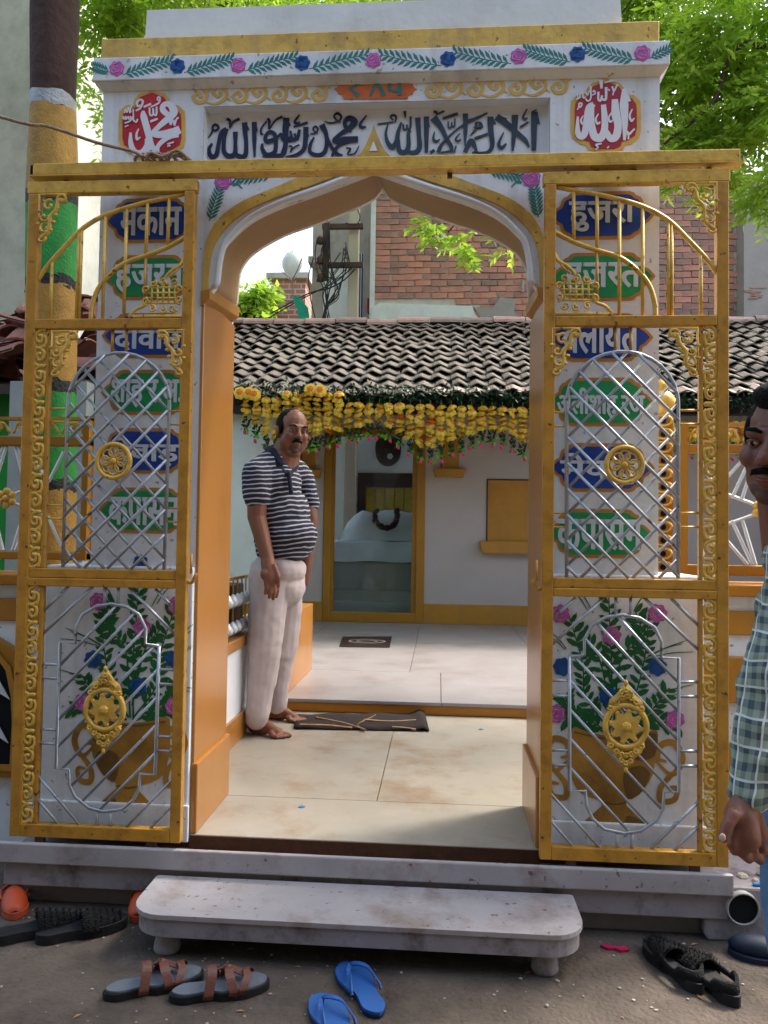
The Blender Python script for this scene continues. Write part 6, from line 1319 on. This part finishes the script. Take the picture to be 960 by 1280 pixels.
# ================================================================== ADDED HOUSE ACROSS THE STREET (unseen, blocks low sky light) 
mat('blocker_plaster', '#4a443e', .9, var=.15, scale=2, bump=.3, dirt='#3c362f', dirt_amt=.6)  # kept dark so the added house bounces little sunlight back
oh = thing('sky_blocker_house', 'old plastered house across the narrow street, behind the viewpoint', 'building', (0, -2.6, 0))
obj('wall', MB().box(-9, 9, -5, -2.4, 0, 5.6), 'blocker_plaster', oh)
for x in (-5, -2.2, .6, 3.4): obj('window', MB().box(x, x+.9, -2.42, -2.37, 1.1, 2.3), 'wood_dark', oh); obj('ledge', MB().box(x-.1, x+1.0, -2.4, -2.2, 1.02, 1.08), 'concrete', oh)
obj('roof', MB().box(-9.2, 9.2, -5, -1.7, 5.6, 5.75), 'concrete', oh)

# ================================================================== PEOPLE
def prim_mesh(prims):
    mb = MB()
    for p in prims:
        if p[0] == 'c':            # tapered capsule
            a, b, r0, r1 = Vector(p[1]), Vector(p[2]), p[3], p[4]; d = b-a; L = d.length
            if L < 1e-5: mb.ball(a, r0, 14, 9); continue
            d.normalize(); pts = []; rs = []
            for t in (-.98, -.85, -.6, -.3): pts.append(a+d*r0*t); rs.append(r0*math.sqrt(1-t*t))
            pts.append(a); rs.append(r0); pts.append(b); rs.append(r1)
            for t in (.3, .6, .85, .98): pts.append(b+d*r1*t); rs.append(r1*math.sqrt(1-t*t))
            mb.tube(pts, rs, 14)
        else:                      # ellipsoid with optional rotation about z
            c, r_ = Vector(p[1]), p[2]; rot = p[3] if len(p) > 3 else Matrix.Identity(3)
            t = MB().ball((0, 0, 0), r_, 16, 11); mb.add([rot @ Vector(v)+c for v in t.v], t.f)
    return mb
def blob(name, prims, m_, parent, voxel=.006, smooth=6, disp=0, nsc=.06):
    me = prim_mesh(prims).mesh('tmp'); o = bpy.data.objects.new('tmp', me); COL.objects.link(o)
    q = o.modifiers.new('r', 'REMESH'); q.mode = 'VOXEL'; q.voxel_size = voxel; q.use_smooth_shade = True
    q = o.modifiers.new('s', 'SMOOTH'); q.factor = .5; q.iterations = smooth
    if disp:
        tx = bpy.data.textures.new('fold', 'CLOUDS'); tx.noise_scale = nsc; d = o.modifiers.new('d', 'DISPLACE'); d.texture = tx; d.strength = disp; d.texture_coords = 'LOCAL'
    dg = bpy.context.evaluated_depsgraph_get(); dg.update(); res = bpy.data.meshes.new_from_object(o.evaluated_get(dg)); bpy.data.objects.remove(o); res.name = name; res.materials.clear()
    res.polygons.foreach_set('use_smooth', [True]*len(res.polygons)); return link(name, res, m_, parent)
def head_prims(Mx, s=1.0, fat=1.0):
    R3 = Mx.to_3x3().normalized(); P = lambda x, y, z: Mx @ Vector((x*s, y*s, z*s))
    E_ = lambda c, r: ('e', P(*c), tuple(q*s for q in r), R3); Cp = lambda a, b, r0, r1: ('c', P(*a), P(*b), r0*s, r1*s)
    sk = [E_((0, .018, .030), (.074, .092, .086)), E_((0, -.030, -.030), (.061, .058, .082)), E_((0, -.042, -.082), (.044, .042, .034)), E_((0, -.070, -.100), (.021, .018, .016)),
          Cp((-.036, -.078, .020), (.036, -.078, .020), .013, .013), Cp((0, -.084, .014), (0, -.106, -.026), .008, .0125), E_((.012, -.096, -.031), (.009, .009, .008)), E_((-.012, -.096, -.031), (.009, .009, .008)),
          E_((0, -.088, -.060), (.023, .011, .008)), E_((0, -.086, -.071), (.019, .011, .009)), E_((.038, -.060, -.026), (.026, .024, .026)), E_((-.038, -.060, -.026), (.026, .024, .026)),
          E_((.076, .012, -.012), (.010, .019, .031)), E_((-.076, .012, -.012), (.010, .019, .031)), E_((.033, -.028, -.070), (.026*fat, .038*fat, .032*fat)), E_((-.033, -.028, -.070), (.026*fat, .038*fat, .032*fat))]
    return sk, P, E_, Cp
def face_parts(par, P, E_, Cp, stache=True, s=1.0, vox=.003, lidm='skin'):
    for sx in (-1, 1):
        e = obj('eye', MB().ball(P(sx*.030, -.0765, .000), (.0112*s, .0112*s, .0062*s), 12, 8), 'eye_white', par, smooth=True)
        obj('iris', MB().ball(P(sx*.030-.001, -.0855, .0005), (.0055*s, .0035*s, .0055*s), 10, 6), 'eye_dark', e, smooth=True)
        obj('lower_lid', MB().tube([P(sx*.030+q*.0125, -.084+abs(q)*.006, -.0058+abs(q)**2*.004) for q in (-1, -.6, -.2, .2, .6, 1)], .0024*s, 6), lidm, e, smooth=True)
        obj('eyelid', MB().tube([P(sx*.030+q*.0125, -.0848+abs(q)*.006, .0058-abs(q)**2*.0045) for q in (-1, -.6, -.2, .2, .6, 1)], .0036*s, 6), lidm, e, smooth=True)
        obj('eyebrow', MB().tube([P(sx*.014, -.092, .022), P(sx*.026, -.093, .027), P(sx*.042, -.086, .026), P(sx*.052, -.076, .020)], [.003*s, .0045*s, .004*s, .002*s], 6), 'hair', par, smooth=True)
    if stache: blob('moustache', [Cp((0, -.0985, -.047), (.020, -.094, -.052), .0065, .006), Cp((0, -.0985, -.047), (-.020, -.094, -.052), .0065, .006), Cp((.018, -.094, -.052), (.028, -.085, -.060), .005, .003), Cp((-.018, -.094, -.052), (-.028, -.085, -.060), .005, .003)], 'hair', par, vox, 2)
    obj('mouth', MB().tube([P(-.02, -.091, -.066), P(-.01, -.0975, -.0655), (P(0, -.099, -.0665)), P(.01, -.0975, -.0655), P(.02, -.091, -.066)], [.001, .0025*s, .003*s, .0025*s, .001], 6), 'lip', par, smooth=True)

# ---- man in striped polo
pm_ = W(338, 918, 4.0); man = thing('person', 'balding man in navy and white striped polo and off-white trousers standing barefoot on the marble', 'person', (pm_.x, 4.0, FZ))
def wq(u, v, Y): return W(u, v, Y)
def c_(a, b, r0, r1): return ('c', wq(*a), wq(*b), r0*a[2]/961, r1*b[2]/961)
def e_(c, rx, ry, rz): return ('e', wq(*c), (rx*c[2]/961, ry, rz*c[2]/961), Matrix.Identity(3))
Mh = Matrix.Translation(wq(366, 539, 4.0)) @ Matrix.Rotation(R(31), 4, 'Z') @ Matrix.Rotation(R(7), 4, 'X') @ Matrix.Rotation(R(5), 4, 'Y')
hp, P_, E_, C2_ = head_prims(Mh, 1.03, 1.3); hp += [E_((.046, -.040, -.052), (.026, .036, .040)), E_((-.046, -.040, -.052), (.026, .036, .040)), E_((0, -.040, -.108), (.046, .040, .024))]
gz = lambda u, v: None
body = hp+[c_((353, 585, 4.02), (361, 556, 4.02), 20, 17), ('e', wq(350, 570, 4.02), (.07, .09, .03), Matrix.Identity(3)),
           c_((345, 600, 4.03), (350, 680, 4.03), 28, 30), c_((322, 592, 3.86), (321, 646, 3.86), 14, 12), c_((321, 646, 3.86), (335, 700, 3.82), 12, 8.5), 
           c_((378, 595, 4.2), (388, 650, 4.2), 12, 10), c_((388, 650, 4.2), (383, 708, 4.16), 10, 7), c_((383, 708, 4.16), (381, 728, 4.15), 7, 6),
           c_((345, 700, 4.03), (333, 815, 3.95), 18, 12), c_((333, 815, 3.95), (322, 900, 3.93), 12, 8), c_((357, 700, 4.1), (350, 815, 4.12), 16, 12), c_((350, 815, 4.12), (345, 885, 4.15), 11, 8)]
# near hand: palm, four curled fingers and a thumb
body += [c_((335, 702, 3.82), (339, 722, 3.80), 9.5, 10.5), c_((333, 718, 3.79), (344, 720, 3.81), 8, 8)]
for k, (u, v, u2, v2, l, yy) in enumerate(((346, 724, 347, 738, 746, 3.82), (342, 726, 343, 741, 749, 3.80), (337, 726, 338, 740, 747, 3.785), (332, 723, 333, 735, 742, 3.775))):
    body += [c_((u, v, yy), (u2, v2, yy-.005), 3.0, 2.6), c_((u2, v2, yy-.005), (u2-1.5, l, yy+.008), 2.6, 2.1)]
body += [c_((343, 708, 3.79), (348, 722, 3.775), 3.6, 3.0), c_((348, 722, 3.775), (348, 733, 3.775), 3.0, 2.4)]
# feet flat on the floor
def foot(ax, ay, tx, ty, s=1.0):
    a, t = Vector((ax, ay, FZ)), Vector((tx, ty, FZ)); d = (t-a).normalized(); n = Vector((-d.y, d.x, 0)); L = (t-a).length; out = []
    out += [('c', a+Vector((0, 0, .085)), a+d*.02+Vector((0, 0, .040)), .036, .036), ('c', a-d*.03+Vector((0, 0, .030)), a+d*.05+Vector((0, 0, .036)), .030, .034), ('c', a+d*.03+Vector((0, 0, .055)), a+d*L*.68+Vector((0, 0, .026)), .034, .024),
            ('c', a+d*L*.62-n*.024+Vector((0, 0, .02)), a+d*L*.66+n*.026+Vector((0, 0, .02)), .020, .021)]
    for i in range(5):
        o_ = n*(-.034+i*.0165); ln = (.84, .89, .94, .97, 1.0)[i]*L; out.append(('c', a+d*L*.62+o_+Vector((0, 0, .016)), a+d*ln+o_*.95+Vector((0, 0, .011)), .0105, .0092 if i < 4 else .012))
    return out
fa, ft = G(322, 917, FZ), G(352, 925, FZ); fb, fu = G(343, 899, FZ), G(371, 901, FZ)
body += foot(fa.x, fa.y, fa.x+.165, fa.y-.085)+foot(fb.x, fb.y, fb.x+.165, fb.y-.06)
blob('body', body, 'skin', man, .0045, 3)
face_parts(man, P_, E_, C2_)
blob('stubble', [E_((0, -.0445, -.086), (.0448, .043, .030)), E_((0, -.0715, -.100), (.0215, .0185, .016))], 'stubble', man, .003, 2)
blob('hair', [E_((0, .029, .038), (.0795, .087, .0825)), E_((0, .062, -.025), (.062, .050, .050)), E_((.066, .012, .016), (.014, .040, .042)), E_((-.066, .012, .016), (.014, .040, .042))], 'hair', man, .004, 3)
blob('polo_shirt', [e_((345, 607, 4.03), 33, .165, 36), e_((352, 645, 4.03), 37, .165, 42), e_((356, 674, 4.03), 40, .17, 30), e_((354, 688, 4.03), 35, .16, 18), c_((323, 590, 3.90), (345, 577, 4.02), 18, 19), c_((373, 592, 4.16), (353, 580, 4.03), 16, 18), ('e', wq(347, 576, 4.03), (.085, .11, .045), Matrix.Identity(3)), e_((362, 668, 4.0), 36, .15, 26),
     c_((321, 593, 3.87), (321, 620, 3.86), 19.5, 18), c_((378, 596, 4.2), (386, 628, 4.21), 15, 14)], 'shirt_stripe', man, .006, 7, disp=.012)
blob('collar', [c_((335, 562, 4.02), (337, 570, 3.95), 4.5, 5), c_((337, 570, 3.95), (346, 583, 3.92), 5, 4.5), c_((341, 564, 3.95), (350, 579, 3.92), 5, 5), c_((346, 583, 3.92), (359, 594, 3.92), 4.5, 3), c_((335, 562, 4.02), (344, 559, 4.10), 4.5, 4.5), c_((344, 559, 4.10), (366, 566, 4.12), 4.5, 4.5), c_((366, 566, 4.12), (370, 582, 4.02), 5, 4), c_((370, 582, 4.02), (362, 594, 3.94), 4, 3), c_((361, 592, 3.90), (364, 616, 3.885), 3, 3)], 'collar_navy', man, .004, 2)
blob('trousers', [e_((348, 712, 4.03), 36, .165, 22), c_((337, 722, 3.97), (331, 815, 3.94), 26.5, 21.5), c_((331, 815, 3.94), (321, 898, 3.92), 21, 14.5), c_((360, 722, 4.1), (352, 815, 4.13), 23, 18), c_((352, 815, 4.13), (347, 880, 4.15), 17, 12.5), e_((356, 735, 4.05), 26, .14, 26)], 'trousers', man, .006, 6, disp=.024, nsc=.13)
# ---- man in checked shirt at the right edge
PY = 1.52
p2 = thing('person', 'dark haired man in green and navy checked shirt and jeans, cut by the right edge', 'person', (W(1030, 900, 1.6).x, 1.6, 0))
Mh = Matrix.Translation(wq(984, 553, PY)) @ Matrix.Rotation(R(-44), 4, 'Z') @ Matrix.Rotation(R(8), 4, 'X') @ Matrix.Rotation(R(9), 4, 'Y')
hp, P_, E_, C2_ = head_prims(Mh, .99, .9)
body = hp+[c_((1000, 690, 1.58), (985, 610, 1.56), 42, 36), c_((1050, 740, 1.6), (1050, 980, 1.6), 70, 70), c_((1000, 730, 1.52), (958, 860, 1.47), 28, 24), c_((958, 860, 1.47), (934, 1000, 1.42), 24, 17),
           c_((1130, 730, 1.7), (1150, 860, 1.72), 28, 24), c_((1150, 860, 1.72), (1150, 1000, 1.68), 24, 17), c_((1150, 1000, 1.68), (1150, 1060, 1.66), 20, 16)]
lg = lambda x, y, z: Vector((x, y, z)); hx = W(1030, 1000, 1.6).x+.035
body += [('c', lg(hx-.08, 1.6, .75), lg(hx-.07, 1.6, .42), .07, .05), ('c', lg(hx-.07, 1.6, .42), lg(hx-.06, 1.62, .09), .05, .035), ('c', lg(hx+.12, 1.68, .75), lg(hx+.12, 1.7, .42), .07, .05), ('c', lg(hx+.12, 1.7, .42), lg(hx+.13, 1.74, .09), .05, .035)]
for cx_, cy_ in ((hx-.06, 1.62), (hx+.13, 1.74)): body += [('c', lg(cx_, cy_+.02, .035), lg(cx_-.05, cy_-.16, .025), .034, .028)]
# hand: back of hand, thumb with nail, fingers curled
def hc(a, b, r0, r1): return c_(a, b, r0, r1)
body += [hc((934, 1000, 1.42), (926, 1022, 1.41), 18, 19), hc((926, 1018, 1.41), (932, 1046, 1.40), 19, 18), hc((936, 1010, 1.43), (944, 1042, 1.44), 15, 15),
         hc((917, 1018, 1.385), (908, 1034, 1.375), 8.5, 7.5), hc((908, 1034, 1.375), (904, 1048, 1.37), 7.5, 6.2)]
for (a, b, c, d) in (((921, 1040, 1.39), (915, 1056, 1.385), (918, 1064, 1.40), 7), ((929, 1047, 1.40), (928, 1066, 1.40), (936, 1074, 1.42), 7.2), ((939, 1047, 1.42), (942, 1068, 1.42), (950, 1076, 1.44), 7), ((949, 1043, 1.44), (954, 1062, 1.44), (961, 1069, 1.46), 6.2)):
    body += [hc(a, b, d, d*.92), hc(b, c, d*.92, d*.8)]
blob('body', body, 'skin_dark', p2, .0042, 3)
n_ = W(903, 1047, 1.358); obj('thumbnail', MB().ball(n_, (.006, .003, .0075), 8, 5), 'nail', p2, smooth=True)
face_parts(p2, P_, E_, C2_, lidm='skin_dark')
blob('hair', [E_((0, .030, .046), (.0805, .092, .084)), E_((0, .058, -.015), (.066, .056, .060)), E_((.0, -.040, .088), (.058, .042, .032)), E_((.070, .004, .020), (.011, .030, .036)), E_((-.070, .004, .020), (.011, .030, .036))], 'hair', p2, .003, 2)
blob('stubble', [E_((0, -.0425, -.083), (.0436, .0420, .033)), E_((0, -.0705, -.100), (.0213, .0183, .016))], 'stubble', p2, .003, 2)
blob('checked_shirt', [e_((1050, 770, 1.62), 92, .15, 80), e_((1050, 880, 1.62), 100, .16, 110), e_((1050, 975, 1.62), 108, .17, 70), c_((1000, 722, 1.54), (1050, 690, 1.6), 34, 40), c_((1000, 724, 1.53), (960, 858, 1.475), 38, 33), c_((960, 858, 1.475), (937, 992, 1.425), 33, 25), c_((1130, 722, 1.7), (1150, 860, 1.72), 38, 33), c_((1150, 860, 1.72), (1150, 985, 1.68), 33, 24), c_((1100, 710, 1.66), (1050, 690, 1.6), 34, 40),
      c_((984, 662, 1.49), (975, 640, 1.57), 16, 18), c_((975, 640, 1.57), (1035, 625, 1.68), 18, 22), c_((984, 662, 1.49), (1030, 668, 1.50), 18, 20), c_((992, 700, 1.55), (1050, 672, 1.6), 34, 44)], 'shirt_plaid', p2, .006, 6, disp=.022)
blob('jeans', [('e', lg(hx+.03, 1.63, .76), (.20, .15, .12), Matrix.Identity(3)), ('c', lg(hx-.075, 1.60, .74), lg(hx-.065, 1.6, .42), .100, .072), ('c', lg(hx-.065, 1.6, .42), lg(hx-.055, 1.62, .09), .070, .055), ('c', lg(hx+.12, 1.68, .74), lg(hx+.12, 1.7, .42), .100, .072), ('c', lg(hx+.12, 1.7, .42), lg(hx+.13, 1.74, .09), .070, .055)], 'denim', p2, .007, 5, disp=.014)
